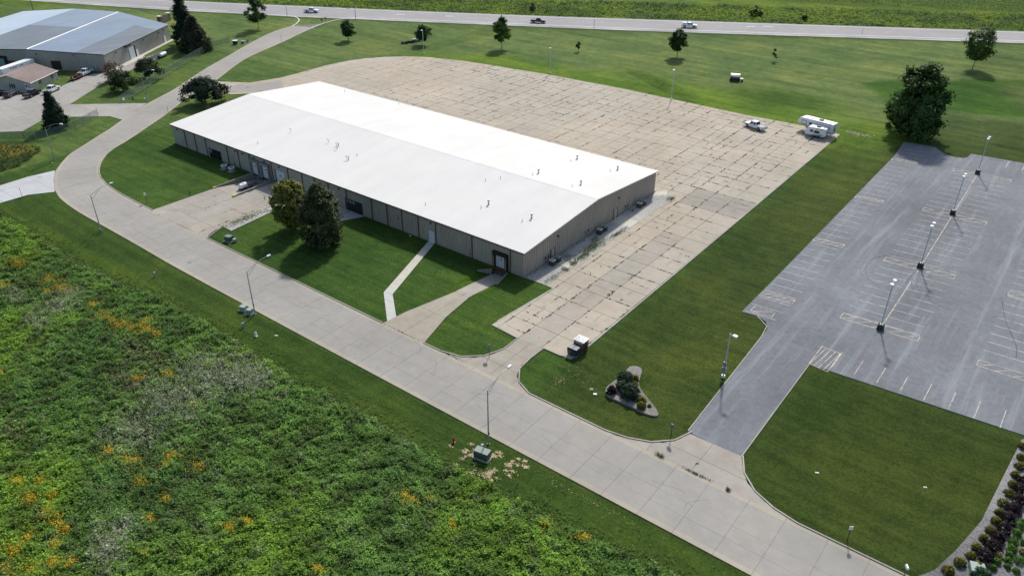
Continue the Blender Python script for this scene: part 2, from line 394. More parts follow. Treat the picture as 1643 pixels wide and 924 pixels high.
asphalt_poly = ats((1104, 693), (1188, 732), (1298, 584), (1643, 698)) + [(120, 8), (120, 118)] + ats((1643, 262), (1558, 247), (1553, 252), (1546, 254), (1530, 252), (1515, 247), (1500, 236), (1450, 228)) + [(34.0, 100), (34.05, 60), (34.1, 30)] + ats((1190, 500), (1215, 507), (1229, 516), (1231, 528), (1221, 541))
lot_apron = [(33.6, -25.0), (56.5, -25.0), (53.0, -24.2), (50.2, -22.6), (48.9, -20.8), (47.8, -18.75), (40.7, -18.9), (40.3, -20.6), (39.0, -22.5), (37.0, -23.8)]
west_drive = [at(88, 274), at(86, 290), at(88, 308), at(45, 313), at(0, 326), at(-120, 368), at(-160, 340), at(0, 298), at(45, 284)]
left_lot = [at(236, 166), at(112, 168), at(170, 131), at(252, 94), at(266, 86), at(262, 82), at(230, 94), at(173, 117), at(150, 119), at(125, 126.5), at(97, 140), at(60, 149), at(48, 151), at(0, 156), at(-60, 160), at(-90, 215), at(36, 211), at(68, 193), at(112, 188), at(176, 187), at(197, 193), at(210, 183)]
back_drive = [at(351, 138), at(400, 137), at(430, 133), at(455, 128), at(480, 119)]+[(-131, 50), (-121, 44)]+[at(400, 149), at(361, 149), at(345, 137)]
walk_poly = [(-22.5, -.1), (-21.0, -.1), (-14.0, -17.9), (-8.6, -22.4), (-8.8, -24.2), (-15.6, -18.4)]
gravel_poly = [(-.1, .1), (4.38, .1), (4.38, 45.6), (1.4, 48.4), (-.1, 46.3)]
entry_pad = [(-47.5, -.05), (-39.9, -.05), (-42.2, -4.9), (-44.5, -5.6), (-58.4, -8.6), (-58.4, -3.4), (-62.4, -.35)]
plot_poly = [(-58.1, -20.2), (-55.2, -20.4), (-56.3, -9.8), (-58.3, -8.8)]
bed_poly = [(74.6, 6.2), (73.9, -3.3), (73.3, -12.0), (72.0, -18.2), (70.8, -22.5), (69.0, -25.4), (110, -25.4), (110, 6.4)]
island_poly = smooth_line([(27.4, -11.0), (28.2, -10.3), (29.2, -10.6), (29.7, -12.0), (30.6, -14.3), (32.6, -15.6), (35.2, -17.2), (36.0, -18.2), (35.3, -18.8), (33.6, -18.9), (31.6, -18.7), (29.3, -18.9), (27.9, -18.6), (27.2, -17.2), (27.5, -14.6), (27.4, -11.0)], 2)[:-1]
paved = [street_poly, hw_poly, yard_poly, drive_poly, apron_poly, dockdrive_poly, asphalt_poly, lot_apron, west_drive, left_lot, back_drive, walk_poly, entry_pad, gravel_poly]

# ---------------------------------------------------------------- terrain
GX0, GX1, GY0, GY1, GS = -440, 200, -160, 440, 2
def build_ground():
    xs = np.arange(GX0, GX1+1, GS, dtype=float); ys = np.arange(GY0, GY1+1, GS, dtype=float)
    X, Y = np.meshgrid(xs, ys); D = np.full(X.shape, 1e9)
    for p in paved+[[(-108, -1), (1, -1), (1, 47), (-108, 47)], [(-240, -25), (-170, -10), (-200, 70), (-280, 40)]]: D = np.minimum(D, dist_poly(X, Y, p))
    sm = np.clip((D-1.5)/9, 0, 1); sm = sm*sm*(3-2*sm)
    rel = np.zeros(X.shape)
    for i in range(X.shape[0]):
        for j in range(X.shape[1]):
            if sm[i, j] > 0: rel[i, j] = .55*nz(X[i, j], Y[i, j], .028, 1)+.12*nz(X[i, j], Y[i, j], .12, 2)
    # swale that falls from the field to the yard corner, and the bank round the yard
    a = np.array(at(1010, 113)); b = np.array(at(1112, 168)); e = b-a; L = (e*e).sum()
    t = np.clip(((X-a[0])*e[0]+(Y-a[1])*e[1])/L, 0, 1); dd = np.hypot(X-a[0]-t*e[0], Y-a[1]-t*e[1])
    rel += (1.0*np.exp(-((dd-4)/2.2)**2)-1.1*np.exp(-(dd/1.9)**2))*np.clip(t*3, 0, 1)*(t < 1)
    Z = -.06-.30*sm+rel*sm
    Z = np.minimum(Z, 1.2)
    edge = (X <= GX0) | (X >= GX1) | (Y <= GY0) | (Y >= GY1); Z[edge] = -.4
    # tone (grass colour: species, watering, dryness, plus painted shade in the swale)
    front = np.array((.044, .086, .016)); field = np.array((.098, .145, .042)); bright = np.array((.088, .152, .016)); olive = np.array((.042, .066, .014)); verge = np.array((.040, .072, .013)); far = np.array((.085, .140, .016))
    T = np.empty(X.shape+(3,)); T[:] = front
    def blend(w, c): 
        w = np.clip(w, 0, 1)[..., None]; T[:] = T*(1-w)+c*w
    dl = dist_poly(X, Y, yard_poly)
    wob = np.vectorize(lambda x, y: nz(x, y, .05, 4))(X, Y)
    blend(np.where(Y-X*.10 > 108, (Y-X*.1-108)/10, 0), field)
    blend(((Y > 95) & (dl < 40))*(1-(dl+wob*6-7)/8)*.95, bright)
    blend((X > 19)*(Y < 120)*np.clip((X-19)/3, 0, 1)*1.0, olive)
    blend((X > 19)*(X < 33)*(Y > 55)*(Y < 125)*np.clip((Y-55)/40, 0, 1)*.45, bright*.7)
    blend(np.exp(-((X+18)/30)**2-((Y-116-.1*X)/9)**2)*.9, bright)
    for pl, c, w_, q in ((ats((840, 108), (930, 118), (1010, 108), (1060, 128), (1150, 148), (1230, 150), (1330, 172), (1400, 205), (1440, 225), (1370, 240), (1345, 214), (1100, 168), (1000, 148), (860, 120)), bright, 6, .65),
                      (ats((1395, 134), (1500, 128), (1700, 130), (1700, 190), (1560, 178), (1440, 160)), np.array((.040, .098, .010)), 2, .9),
                      (ats((1180, 130), (1290, 150), (1370, 175), (1300, 172), (1200, 160)), np.array((.060, .11, .012)), 3, .6),
                      (ats((1480, 190), (1643, 200), (1643, 262), (1560, 246), (1510, 240)), np.array((.036, .062, .012)), 4, .8)):
        blend((1-(dist_poly(X, Y, pl)+wob*5)/w_)*q, c)
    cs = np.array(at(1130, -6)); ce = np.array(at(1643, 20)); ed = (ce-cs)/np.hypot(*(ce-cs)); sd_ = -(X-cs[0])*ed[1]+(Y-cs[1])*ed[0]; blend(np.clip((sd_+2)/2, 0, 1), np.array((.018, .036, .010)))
    blend(((X > 28) & (Y > 128) & (Y < 158))*np.clip((X-28)/6, 0, 1)*.0, np.array((.045, .098, .010)))
    blend(((X > 48) & (Y < 6))*.6, np.array((.030, .052, .010)))
    blend(np.exp(-(dd/2.2)**2)*.6*(t > 0)*(t < 1), np.array((.035, .07, .01)))  # dark stripe: shade of the swale trough painted into the grass tone
    blend((X > 30)*(Y > 112)*np.clip((wob+.25)*2, 0, 1)*.5, olive)
    blend((Y < -34)*1.0, verge)
    blend((Y < -40)*np.clip(1-np.abs(Y+41.8)/1.6, 0, 1)*.55, bright*.8)
    blend((X < -120)*1.0, front*.5+field*.55)
    blend((X < -128)*(Y > 60)*1.0, field)
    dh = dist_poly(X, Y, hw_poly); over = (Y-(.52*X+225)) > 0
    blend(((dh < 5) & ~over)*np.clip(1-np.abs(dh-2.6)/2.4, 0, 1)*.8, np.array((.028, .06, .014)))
    blend(((Y-(.52*X+215)) > 8)*1.0, far)
    V = np.stack([X, Y, Z], -1).reshape(-1, 3); nx = X.shape[1]; Fc = []
    for i in range(X.shape[0]-1):
        for j in range(nx-1):
            cx, cy = xs[j]+GS/2, ys[i]+GS/2
            if -10 < cy < 0 and (-76 < cx < -68 or -8 < cx < -2): continue
            Fc.append((i*nx+j, i*nx+j+1, (i+1)*nx+j+1, (i+1)*nx+j))
    me = bpy.data.meshes.new('ground'); nb = len(V); big = 5000
    ring = [(-big, -big, -.4), (big, -big, -.4), (big, big, -.4), (-big, big, -.4), (GX0, GY0, -.4), (GX1, GY0, -.4), (GX1, GY1, -.4), (GX0, GY1, -.4)]
    Fc += [(nb, nb+1, nb+5, nb+4), (nb+1, nb+2, nb+6, nb+5), (nb+2, nb+3, nb+7, nb+6), (nb+3, nb, nb+4, nb+7)]
    me.from_pydata(V.tolist()+ring, [], Fc)
    a = me.attributes.new('tone', 'FLOAT_COLOR', 'POINT')
    tc = np.vstack([T.reshape(-1, 3), np.tile((.03, .06, .014), (8, 1))]); a.data.foreach_set('color', np.hstack([tc, np.ones((len(tc), 1))]).astype(np.float32).ravel())
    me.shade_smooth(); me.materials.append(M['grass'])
    o = bpy.data.objects.new('ground', me); C.objects.link(o); o['kind'] = 'structure'
    return xs, ys, Z
GXS, GYS, GZ = build_ground()
def gz(x, y):
    i = int((y-GY0)//GS); j = int((x-GX0)//GS); i = max(0, min(i, GZ.shape[0]-2)); j = max(0, min(j, GZ.shape[1]-2))
    u = (x-GXS[j])/GS; v = (y-GYS[i])/GS
    return float((GZ[i, j]*(1-u)+GZ[i, j+1]*u)*(1-v)+(GZ[i+1, j]*(1-u)+GZ[i+1, j+1]*u)*v)

# ---------------------------------------------------------------- paving
rng = random.Random(5)
def sheet(name, poly, z, mat, parent=None, **t): return MB().prism(poly, z-.06, z).build(name, mat, parent, **t)
def tint(a=.07, warm=.03):
    a *= .28; warm *= .3; v = 1+rng.uniform(-a, a); w = rng.uniform(-warm, warm); return (v*(1+w), v, v*(1-w*1.3))
def slabs(parent, cells, mat, zt, thick, name='slab', limit=300):
    """cells: list of (polygon, colour); the nearest ones become objects, the rest one part"""
    cells = sorted(cells, key=lambda c: (c[0][0][0]-CAM.x)**2+(c[0][0][1]-CAM.y)**2)
    for i, (p, c) in enumerate(cells[:limit]):
        m = MB(); m.col = c; cx = sum(q[0] for q in p)/len(p); cy = sum(q[1] for q in p)/len(p)
        m.prism([(q[0]-cx, q[1]-cy) for q in p], -thick, 0); m.build(name, mat, parent, loc=(cx, cy, zt+rng.uniform(-.004, .004)))
    if cells[limit:]:
        m = MB()
        for p, c in cells[limit:]: m.col = c; m.prism(p, zt-thick, zt+rng.uniform(-.004, .004))
        m.build('far_slabs', mat, parent, kind='stuff')

# street: slabs between the two kerb lines
def build_street():
    root = sheet('street', street_poly, .0, M['streetjoint'], kind='structure')
    # pair the outlines section by section so that the cross joints stay square
    nO = resample(outer, 900); I = resample(inner, 2400)
    pairs = []; k = 0
    for p in nO:
        d = np.hypot(I[k:k+160, 0]-p[0], I[k:k+160, 1]-p[1]); k = k+int(np.argmin(d)); pairs.append((p, I[k]))
    mid = np.array([(a+b)/2 for a, b in pairs]); s = np.concatenate([[0], np.cumsum(np.hypot(*(mid[1:]-mid[:-1]).T))])
    n = int(s[-1]/4.6); idx = [int(np.argmin(abs(s-t))) for t in np.linspace(0, s[-1], n+1)]
    fr = [0, .075, .30, .51, .925, 1.0]   # from the outer edge
    g = .013; cells = []
    for a, b in zip(idx[:-1], idx[1:]):
        if a == b: continue
        (o0, i0), (o1, i1) = pairs[a], pairs[b]
        if np.hypot(*(i1-i0)) < .8: i1 = i0+(o1-o0)/np.hypot(*(o1-o0))*.8
        for f0, f1 in zip(fr[:-1], fr[1:]):
            P = [o0+(i0-o0)*f0, o1+(i1-o1)*f0, o1+(i1-o1)*f1, o0+(i0-o0)*f1]; c = sum(P)/4
            Q = []
            for q in P:
                e = c-q; L = np.hypot(*e); Q.append(tuple(q+e/L*g*1.3) if L > .01 else tuple(q))
            col = tint(.045, .015)
            if f0 == 0 or f1 == 1.0: col = (col[0]*1.18, col[1]*1.12, col[2]*1.0)
            cells.append((Q, col))
    slabs(root, cells, M['street'], .03, .04)
    return root
street = build_street()
m = MB(); rs = random.Random(12)
for i in range(46):
    x = rs.uniform(-115, 62); y = rs.uniform(-33.5, -26); a = rs.choice((0, PI/2, .5, 2.2))+rs.uniform(-.3, .3); P_ = [(x, y)]
    for k in range(rs.randint(3, 7)): a += rs.uniform(-.5, .5); P_.append((P_[-1][0]+math.cos(a)*.6, P_[-1][1]+math.sin(a)*.6))
    if all(-34.6 < q[1] < -25.4 for q in P_): m.strip(P_, .035, .036)
m.build('crack', M['streetjoint'], street, kind='stuff')

def kerb(line, side=0, w=.16, h=.13, parent=None):
    """one kerb run as a thing; each cast length is a part"""
    P = resample(line, max(2, int(sum(math.hypot(b[0]-a[0], b[1]-a[1]) for a, b in zip(line[:-1], line[1:]))/3.0)+1))
    r = bpy.data.objects.new('kerb', None); C.objects.link(r); r['kind'] = 'structure'
    for a, b in zip(P[:-1], P[1:]):
        d = (b-a); L = np.hypot(*d); d = d/L; nrm = np.array((-d[1], d[0]))*w/2; a2 = a+d*.012; b2 = b-d*.012
        MB().prism([tuple(a2-nrm), tuple(b2-nrm), tuple(b2+nrm), tuple(a2+nrm)], -.1, h).build('kerb_stone', M['kerb'], r)
    return r
kin = [p for p in inner if p[0] > -118 and p[1] < 0 and p[0] < -76.0]+[(-76.0, -24.5)]
kerb(kin)
kerb([(-56.3, -24.9), (-57.2, -23.9), (-57.9, -22.2), (-58.1, -20.6)]); kerb([(-56.3, -24.95), (-9.0, -25.0)])
kerb([(-.1, -25.05), (3.9, -25.0), (6.4, -24.4), (8.4, -23.2), (9.9, -21.0), (10.5, -18.3), (10.3, -15.5)])
kerb([(14.95, -15.3), (14.9, -20.5), (15.9, -22.9), (17.6, -24.3), (19.6, -25.0), (33.4, -25.0), (37.0, -23.8), (39.0, -22.5), (40.3, -20.6), (40.9, -18.4)])
kerb([(47.9, -18.6), (48.9, -20.8), (50.2, -22.6), (53.0, -24.2), (56.5, -25.05), (130, -25.05)])
kerb([(10.2, -15.3), (4.8, -14.85), (5.98, 0)], w=.2, h=.07); kerb([(14.95, -15.0), (19.95, -15.0), (19.75, 20), (19.45, 60), (19.05, 106)], w=.2, h=.07)
kerb([(4.45, .2), (4.45, 45.5)], w=.12, h=.06)
kerb([at(1104, 691), at(1221, 541), at(1231, 529), at(1229, 516), at(1215, 507)], w=.14, h=.07)
kerb([at(1189, 733), at(1298, 585)], w=.14, h=.07)

# concrete yard
yard = sheet('concrete_yard', yard_poly, .0, M['yjoint'], kind='structure')
xj = [19.6+4.6, 19.6, 14.6, 10.35, 6.1]+[2.0-4.22*i for i in range(36)]
yj = [-15.4+4.6*i for i in range(-1, 28)]
xj = sorted(xj); cells = []; joint_pts = []
for xa, xb in zip(xj[:-1], xj[1:]):
    for ya, yb in zip(yj[:-1], yj[1:]):
        g = .036; q = clip_rect(yard_poly, xa+g, xb-g, ya+g, yb-g)
        if not q: continue
        c = tint(.055, .025); cx, cy = (xa+xb)/2, (ya+yb)/2
        if 10.3 < cx < 14.7 and cy < 32: c = (.86*c[1], .88*c[1], .92*c[1])
        if 5 < cx < 19.6 and 44.5 < cy < 52: c = (.76, .78, .81)
        if nz(cx, cy, .02, 8) < -.12: c = (c[0]*.97, c[1]*.98, c[2]*1.0)
        if nz(cx, cy, .03, 11) > .25: c = (c[0]*1.02, c[1]*.99, c[2]*.96)
        cells.append((q, c))
        # weeds root in the joints on the left and lower side of this slab
        if inside(np.array([xa]), np.array([cy]), yard_poly)[0]: joint_pts.append((xa, ya, xa, yb))
        if inside(np.array([cx]), np.array([ya]), yard_poly)[0]: joint_pts.append((xa, ya, xb, ya))
slabs(yard, cells, M['lot'], .03, .04)
crack_pts = []
for q, c in cells:          # cracks part way across many slabs
    cx = sum(p[0] for p in q)/len(q); cy = sum(p[1] for p in q)/len(q)
    if rng.random() < .55: dx = rng.uniform(-.3, .3); crack_pts.append((cx+dx, cy-2.1, cx+dx, cy+2.1))
    if rng.random() < .65: dy = rng.uniform(-.3, .3); crack_pts.append((cx-1.95, cy+dy, cx+1.95, cy+dy))
crack_pts = [c for c in crack_pts if inside(np.array([c[0], c[2]]), np.array([c[1], c[3]]), yard_poly).all()]
m = MB()
for x0, y0, x1, y1 in crack_pts:
    if rng.random() < .5:
        P_ = [(x0+(x1-x0)*t+rng.uniform(-.04, .04), y0+(y1-y0)*t+rng.uniform(-.04, .04)) for t in (0, .22, .4, .63, .81, 1)]; k0 = rng.choice((0, 0, 1, 2)); m.strip(P_[k0:], .045, .038)
m.build('crack', M['yjoint'], yard, kind='stuff')

def build_weeds(segs, name, dens=.5, parent=None, seed=3, tone=(.062, .054, .022)):
    r = np.random.default_rng(seed); V = []; col = []
    for x0, y0, x1, y1 in segs:
        L = math.hypot(x1-x0, y1-y0); mx, my = (x0+x1)/2, (y0+y1)/2
        vert = abs(x1-x0) < .01
        k = dens+.55*nz(mx, my, .045, 21)+(.12 if vert else -.05)
        if -95 < mx < -62 and my > 90: k += .8
        if mx < -100: k -= .25
        if mx > -5 : k += .10
        if r.random() > k: continue
        nd = 1+int(r.random()*3.6)
        for _ in range(nd):
            c0 = r.random(); ln = r.uniform(.05, .42)*L*(.5+k*.6); w = r.uniform(.05, .20)*(1.5 if k > .9 else 1)
            m = max(2, int(ln/.15)); ph = r.random()*9
            for i in range(m):
                t = c0+(i/m-.5)*ln/L+r.normal(0, .01)
                if t < 0 or t > 1 or math.sin(i*.9+ph)+math.sin(i*.37+2*ph) < -.5: continue
                x = x0+(x1-x0)*t+r.normal(0, w*.5); y = y0+(y1-y0)*t+r.normal(0, w*.5)
                for _k in range(3):
                    a = r.random()*6.28; s = r.uniform(.07, .20); h = r.uniform(.02, .12)
                    V += [(x+math.cos(a)*s, y+math.sin(a)*s, .045), (x-math.sin(a)*s*.8, y+math.cos(a)*s*.8, .03), (x-math.cos(a)*s*.7, y-math.sin(a)*s*.7, .03+h)]
                    j = r.uniform(.6, 1.5); g = r.random(); col.append((tone[0]*j*(1-.3*g), tone[1]*j*(1+.25*g), tone[2]*j))
    if V: np_mesh(name, np.array(V), 3, M['weed'], parent, np.array(col), kind='stuff')
build_weeds(joint_pts, 'joint_weeds', .66, yard); build_weeds(crack_pts, 'crack_weeds', .16, yard, seed=9)
# faint painted lines on the yard
m = MB()
for (a, b) in (((727, 105), (850, 134)), ((905, 140), (1200, 205))):
    m.strip([at(a[0], a[1]), at(b[0], b[1])], .14, .04)
for i in range(8):
    p = at(842+i*4.2, 200+i*.4); m.strip([p, (p[0]+.4, p[1]+4.0)], .12, .041)
m.strip([at(1198, 200), at(1290, 232)], .12, .04); m.strip([at(1150, 283), at(1163, 272)], .3, .04)
m.build('painted_line', M['pcream'], yard)

def slab_area(name, poly, xs, ys, mat, jm, tintf=None, weeds=0, g=.02, zb=0.0):
    root = sheet(name, poly, zb, jm, kind='structure'); cs = []; segs = []
    for xa, xb in zip(xs[:-1], xs[1:]):
        for ya, yb in zip(ys[:-1], ys[1:]):
            q = clip_rect(poly, xa+g, xb-g, ya+g, yb-g)
            if q: cs.append((q, tintf((xa+xb)/2, (ya+yb)/2) if tintf else tint(.06, .03))); segs += [(xa, ya, xa, yb), (xa, ya, xb, ya)]
    slabs(root, cs, mat, zb+.03, .04)
    if weeds: build_weeds([s for s in segs if inside(np.array([(s[0]+s[2])/2]), np.array([(s[1]+s[3])/2]), poly)[0]], 'joint_weeds', weeds, root, seed=len(name))
    return root
fr = lambda a, b, s: [a+s*i for i in range(int((b-a)/s)+2)]
slab_area('yard_entrance', drive_poly, [3, 8, 12.7, 16.5, 20], [-25.2, -22.3, -18.8, -15], M['drive'], M['joint'], lambda x, y: (1.0, .98, .95))
slab_area('dock_apron', apron_poly, [-77, -72.2, -68.2, -63.5, -59.6, -55], [-25.3, -21.5, -18, -14.2, -10.2, -6, 0], M['drive'], M['joint'], lambda x, y: tint(.05, .02) if x < -64 else (1.03, 1.0, .96), weeds=.3)
slab_area('dock_drive', dockdrive_poly, [-10, -4.6, 1], [-25.2, -17.9, -10.9, -9.9], M['drive'], M['joint'], lambda x, y: (1.05, 1.02, .95))
slab_area('parking_entrance', lot_apron, [32, 38, 44.05, 57], [-25.2, -22.3, -18.5], M['drive'], M['joint'], lambda x, y: tint(.06, .03), weeds=.35)
slab_area('sidewalk', walk_poly, [-23, -8], [-25]+[-24.4+1.55*i for i in range(17)], M['walk'], M['joint'], lambda x, y: (.92, .97, 1.05) if y < -16.5 else tint(.04, .02), g=.012)
slab_area('entrance_pad', entry_pad, [-63, -58.5, -55, -51, -47.5, -44, -39], [-9, -6, -3, 0], M['walk'], M['joint'], lambda x, y: (.78, .79, .82), weeds=.7)
slab_area('west_driveway', west_drive, [-240+7.2*i for i in range(22)], [-130+7*i for i in range(20)], M['pale'], M['streetjoint'], zb=.005)
slab_area('neighbour_lot', left_lot, [-230+6*i for i in range(20)], [-60+6*i for i in range(26)], M['drive'], M['joint'], lambda x, y: (1.0*(1+rng.uniform(-.02, .02)), 1.04, 1.10), zb=.004)
slab_area('back_driveway', back_drive, [-160+5*i for i in range(12)], [10+5*i for i in range(20)], M['street'], M['joint'], lambda x, y: tint(.05, .02), zb=.005)
MB().prism(gravel_poly, -.04, .035).build('gravel_strip', M['gravel'], kind='structure')
MB().prism(plot_poly, -.04, .07).build('gravel_plot', M['gravel'], kind='structure')
MB().prism([(.1, 7.6), (4.3, 7.2), (4.3, 9.0), (.1, 9.4)], -.02, .05).build('door_slab', M['walk'], kind='structure')
MB().prism([(.1, 28.2), (4.3, 28.0), (4.3, 31.2), (.1, 31.6)], -.02, .05).build('door_slab', M['walk'], kind='structure')
MB().prism([(.1, 43.5), (2.6, 46.0), (1.6, 48.2), (.1, 46.2)], -.02, .05).build('door_slab', M['walk'], kind='structure')

# docks: ramps cut into the ground
m = MB(); m._add([(-75.7, -10, .02), (-68.9, -10, .02), (-68.9, 0, -1.25), (-75.7, 0, -1.25)], [(0, 1, 2, 3)])
m.build('loading_ramp', M['drive'], kind='structure')
rw = MB(); rw._add([(-76, -10.6, .2), (-75.7, -10.6, .2), (-75.7, 0, .45), (-76, 0, .45), (-76, -10.6, -.3), (-75.7, -10.6, -.3), (-75.7, 0, -1.5), (-76, 0, -1.5)], [(0,1,2,3),(1,5,6,2),(0,4,5,1),(3,7,4,0),(2,6,7,3)])
o = rw.build('retaining_wall', M['dark_conc']); tag(o, 'low concrete retaining wall on the lawn side of the sunken loading ramp', 'wall')
MB().box(-76.02, -75.68, -10.62, -9.9, .203, .26).build('yellow_end', M['yellow'], o)
rw = MB(); rw._add([(-68.9, -10.6, .3), (-68.5, -10.6, .3), (-68.5, 0, .5), (-68.9, 0, .5), (-68.9, -10.6, -.3), (-68.5, -10.6, -.3), (-68.5, 0, -1.5), (-68.9, 0, -1.5)], [(0,1,2,3),(1,5,6,2),(0,4,5,1),(3,7,4,0),(2,6,7,3)])
o = rw.build('retaining_wall', M['dark_conc']); tag(o, 'concrete retaining wall with yellow end beside the white tank', 'wall')
MB().box(-68.93, -68.47, -10.64, -9.7, -.02, .35).build('yellow_end', M['yellow'], o)
m = MB(); m._add([(-6.3, -10, .02), (-3.3, -10, .02), (-3.3, -.6, -.95), (-6.3, -.6, -.95)], [(0, 1, 2, 3)]); m.build('loading_ramp', M['drive'], kind='structure')
m = MB()
zb = lambda y: .02-(y+10)/9.4*.97
m._add([(-8, -10, -.06), (-6.3, -10, -.02), (-6.3, -1.6, zb(-1.6)), (-8, -3.0, -.06)], [(0, 1, 2, 3)])
m._add([(-3.3, -10, -.02), (-2, -10, -.06), (-2, -4.6, -.06), (-3.3, -1.0, zb(-1.0))], [(0, 1, 2, 3)])
m._add([(-8, -3.0, -.06), (-6.3, -1.6, -.05), (-6.3, 0, -.05), (-8, 0, -.06), (-2, -4.6, -.06), (-2, 0, -.06), (-3.3, 0, -.05), (-3.3, -1.0, -.05)], [(0, 1, 2, 3), (4, 5, 6, 7)])
o = m.build('ramp_bank', M['grass'], kind='structure')
a = o.data.attributes.new('tone', 'FLOAT_COLOR', 'POINT'); a.data.foreach_set('color', np.tile((.044, .092, .010, 1), len(o.data.vertices)).astype(np.float32))
for pa, pb, lb in (((-8.1, -3.1), (-6.3, -1.3), 'left'), ((-2.4, -4.6), (-3.3, -.7), 'right')):
    d = Vector((pb[0]-pa[0], pb[1]-pa[1])).normalized(); n_ = Vector((-d.y, d.x))*.14
    o = MB().prism([(pa[0]-n_.x, pa[1]-n_.y), (pb[0]-n_.x, pb[1]-n_.y), (pb[0]+n_.x, pb[1]+n_.y), (pa[0]+n_.x, pa[1]+n_.y)], -1.1, .12).build('wing_wall', M['dark_conc'])
    tag(o, 'short concrete wing wall on the %s side of the single black dock' % lb, 'wall')

# highway
hw = sheet('highway', hw_poly, .03, M['highway'], kind='structure')
def lerp_line(t, n=160):
    A = resample(hw_lo, n); B = resample(hw_up, n); return [tuple(a*(1-t)+b*t) for a, b in zip(A, B)]
lo_s = [tuple(p) for p in lerp_line(.10)]
m = MB()
m.strip([p for p in lo_s if p[0] < -232], .35, .05); m.strip([p for p in lo_s if p[0] > -176], .35, .05); m.strip(lerp_line(.9), .3, .05)
m.strip(smooth_line([at(400, 21.8), at(440, 24.5), at(470, 26), at(481, 31), at(478, 37), at(469, 42.5)], 2), .35, .052)
m.strip(smooth_line([at(500, 45), at(521, 37), at(548, 30.5), at(585, 28.5)], 2), .35, .052)
m.build('edge_line', M['hwhite'], hw)
m = MB(); cl = lerp_line(.52, 300); m2 = MB()
for i in range(0, 298, 3): m.strip(cl[i:i+2], .35, .05)
cl2 = lerp_line(.42, 300)
for i in range(60, 298, 2): m.strip(cl2[i:i+2], .2, .05)
m.build('centre_line', M['pyellow'], hw)
for px in (643, 722, 1204, 1232, 122+280):
    q = at(px, 24+(px-643)*.033 if px < 1000 else 43.5); m2.cbox(q[0], q[1], .053, 3.6, .5, .004, R(28))
m2.build('lane_mark', M['hwhite'], hw)
m = MB(); L0 = resample(hw_lo, 200); sh = [(p[0]+.9, p[1]-1.7) for p in L0]
for i in range(199):
    m.poly([sh[i], sh[i+1], tuple(L0[i+1]), tuple(L0[i])], .02)
m.build('road_shoulder', M['gravel'], kind='structure')

# asphalt car park with its markings
park = sheet('car_park', asphalt_poly, .02, M['asphalt'], kind='structure')
def line_rows():
    m = MB(); z = .026; r = random.Random(2)
    ys = [13.4+2.72*i for i in range(36)]
    for y in ys: m.strip([(34.4, y-.1), (39.4, y+.25)], .10, z)
    m.build('bay_line', M['pfaint'], park)
    m = MB()
    for y in [22.8+2.74*i for i in range(28)]:
        if min(abs(y-q) for q in (21.6, 45.3, 72, 98.7)) < 1.0: continue
        m.strip([(47.0, y-.35), (52.2, y)], .10, z); m.strip([(53.0, y), (58.3, y+.35)], .10, z)
    m.build('bay_line', M['pfaint'], park)
    m = MB(); m.strip([(52.95, 22.0), (52.8, 45.3), (52.35, 72.0), (51.8, 99)], .13, z+.001)
    for y in (8, 112): m.strip([(52.9, 8), (52.9, 21)], .03, z)
    m.build('bay_divider', M['pcream'], park)
    m = MB()
    for y in [22.0+2.78*i for i in range(32)]:
        if min(abs(y-q) for q in (20.8, 45.5, 71)) < 1.2: continue
        m.strip([(66.7, y), (72.0, y+.2)], .10, z); m.strip([(72.6, y+.2), (78, y+.4)], .10, z)
    m.build('bay_line', M['pwhite'], park)
    m = MB(); x = 50.4
    while x < 76: m.strip([(x, 6.8), (x+.0, 11.2)], .11, z); x += 3.08
    m.build('bay_line', M['pcream'], park)
    m = MB()
    for i in range(6): m.strip([(56+3.3*i, 107.5), (56+3.3*i, 112)], .11, z)
    m.build('bay_line', M['pwhite'], park)
    def hatch(x0, x1, yc, tilt, w=1.7, n=5):
        h = MB(); f = lambda x: yc+tilt*(x-x0)
        c = [(x0, f(x0)-w/2), (x1, f(x1)-w/2), (x1, f(x1)+w/2), (x0, f(x0)+w/2)]
        h.strip([c[0], c[1]], .12, z+.003); h.strip([c[2], c[3]], .12, z+.003); h.strip([c[1], c[2]], .12, z+.0035); h.strip([c[3], c[0]], .12, z+.0035)
        for i in range(n):
            xa = x0+(x1-x0)*(i+.05)/n; xb = x0+(x1-x0)*(i+.95)/n; h.strip([(xa, f(xa)-w/2), (xb, f(xb)+w/2)], .11, z+.002)
        h.build('hatched_bay', M['pcream'], park)
    for yc in (21.4, 45.2, 72.0, 98.7): hatch(47.0, 58.4, yc, .05)
    for yc in (20.0, 45, 70, 97): hatch(34.2, 39.5, yc, .12, 1.4, 4)
    for yc in (20.8, 45.5): hatch(66.7, 78, yc, .02)
    hatch(47.5, 50.3, 8.2, -.1, 5.6, 4); hatch(35.0, 38.4, 14.6, .1, 1.6, 1)
    # long pale scuffs and looping tyre marks
    m = MB()
    for i in range(5):
        pts = [(60+2.6*math.cos(a)*3+i*.3-(8 if i % 2 else 0), 40+8.5*math.sin(a)+i*.5) for a in np.linspace(.5+i*.2, 3.4+i*.3, 26)]; m.strip(pts, .09, z+.001)
    m.strip(smooth_line([at(1607, 477), at(1609, 497), at(1615, 520), at(1627, 545), at(1632, 560), at(1630, 575)], 2), .12, z+.002)
    m.build('tyre_mark', M['tyremark'], park)
line_rows()

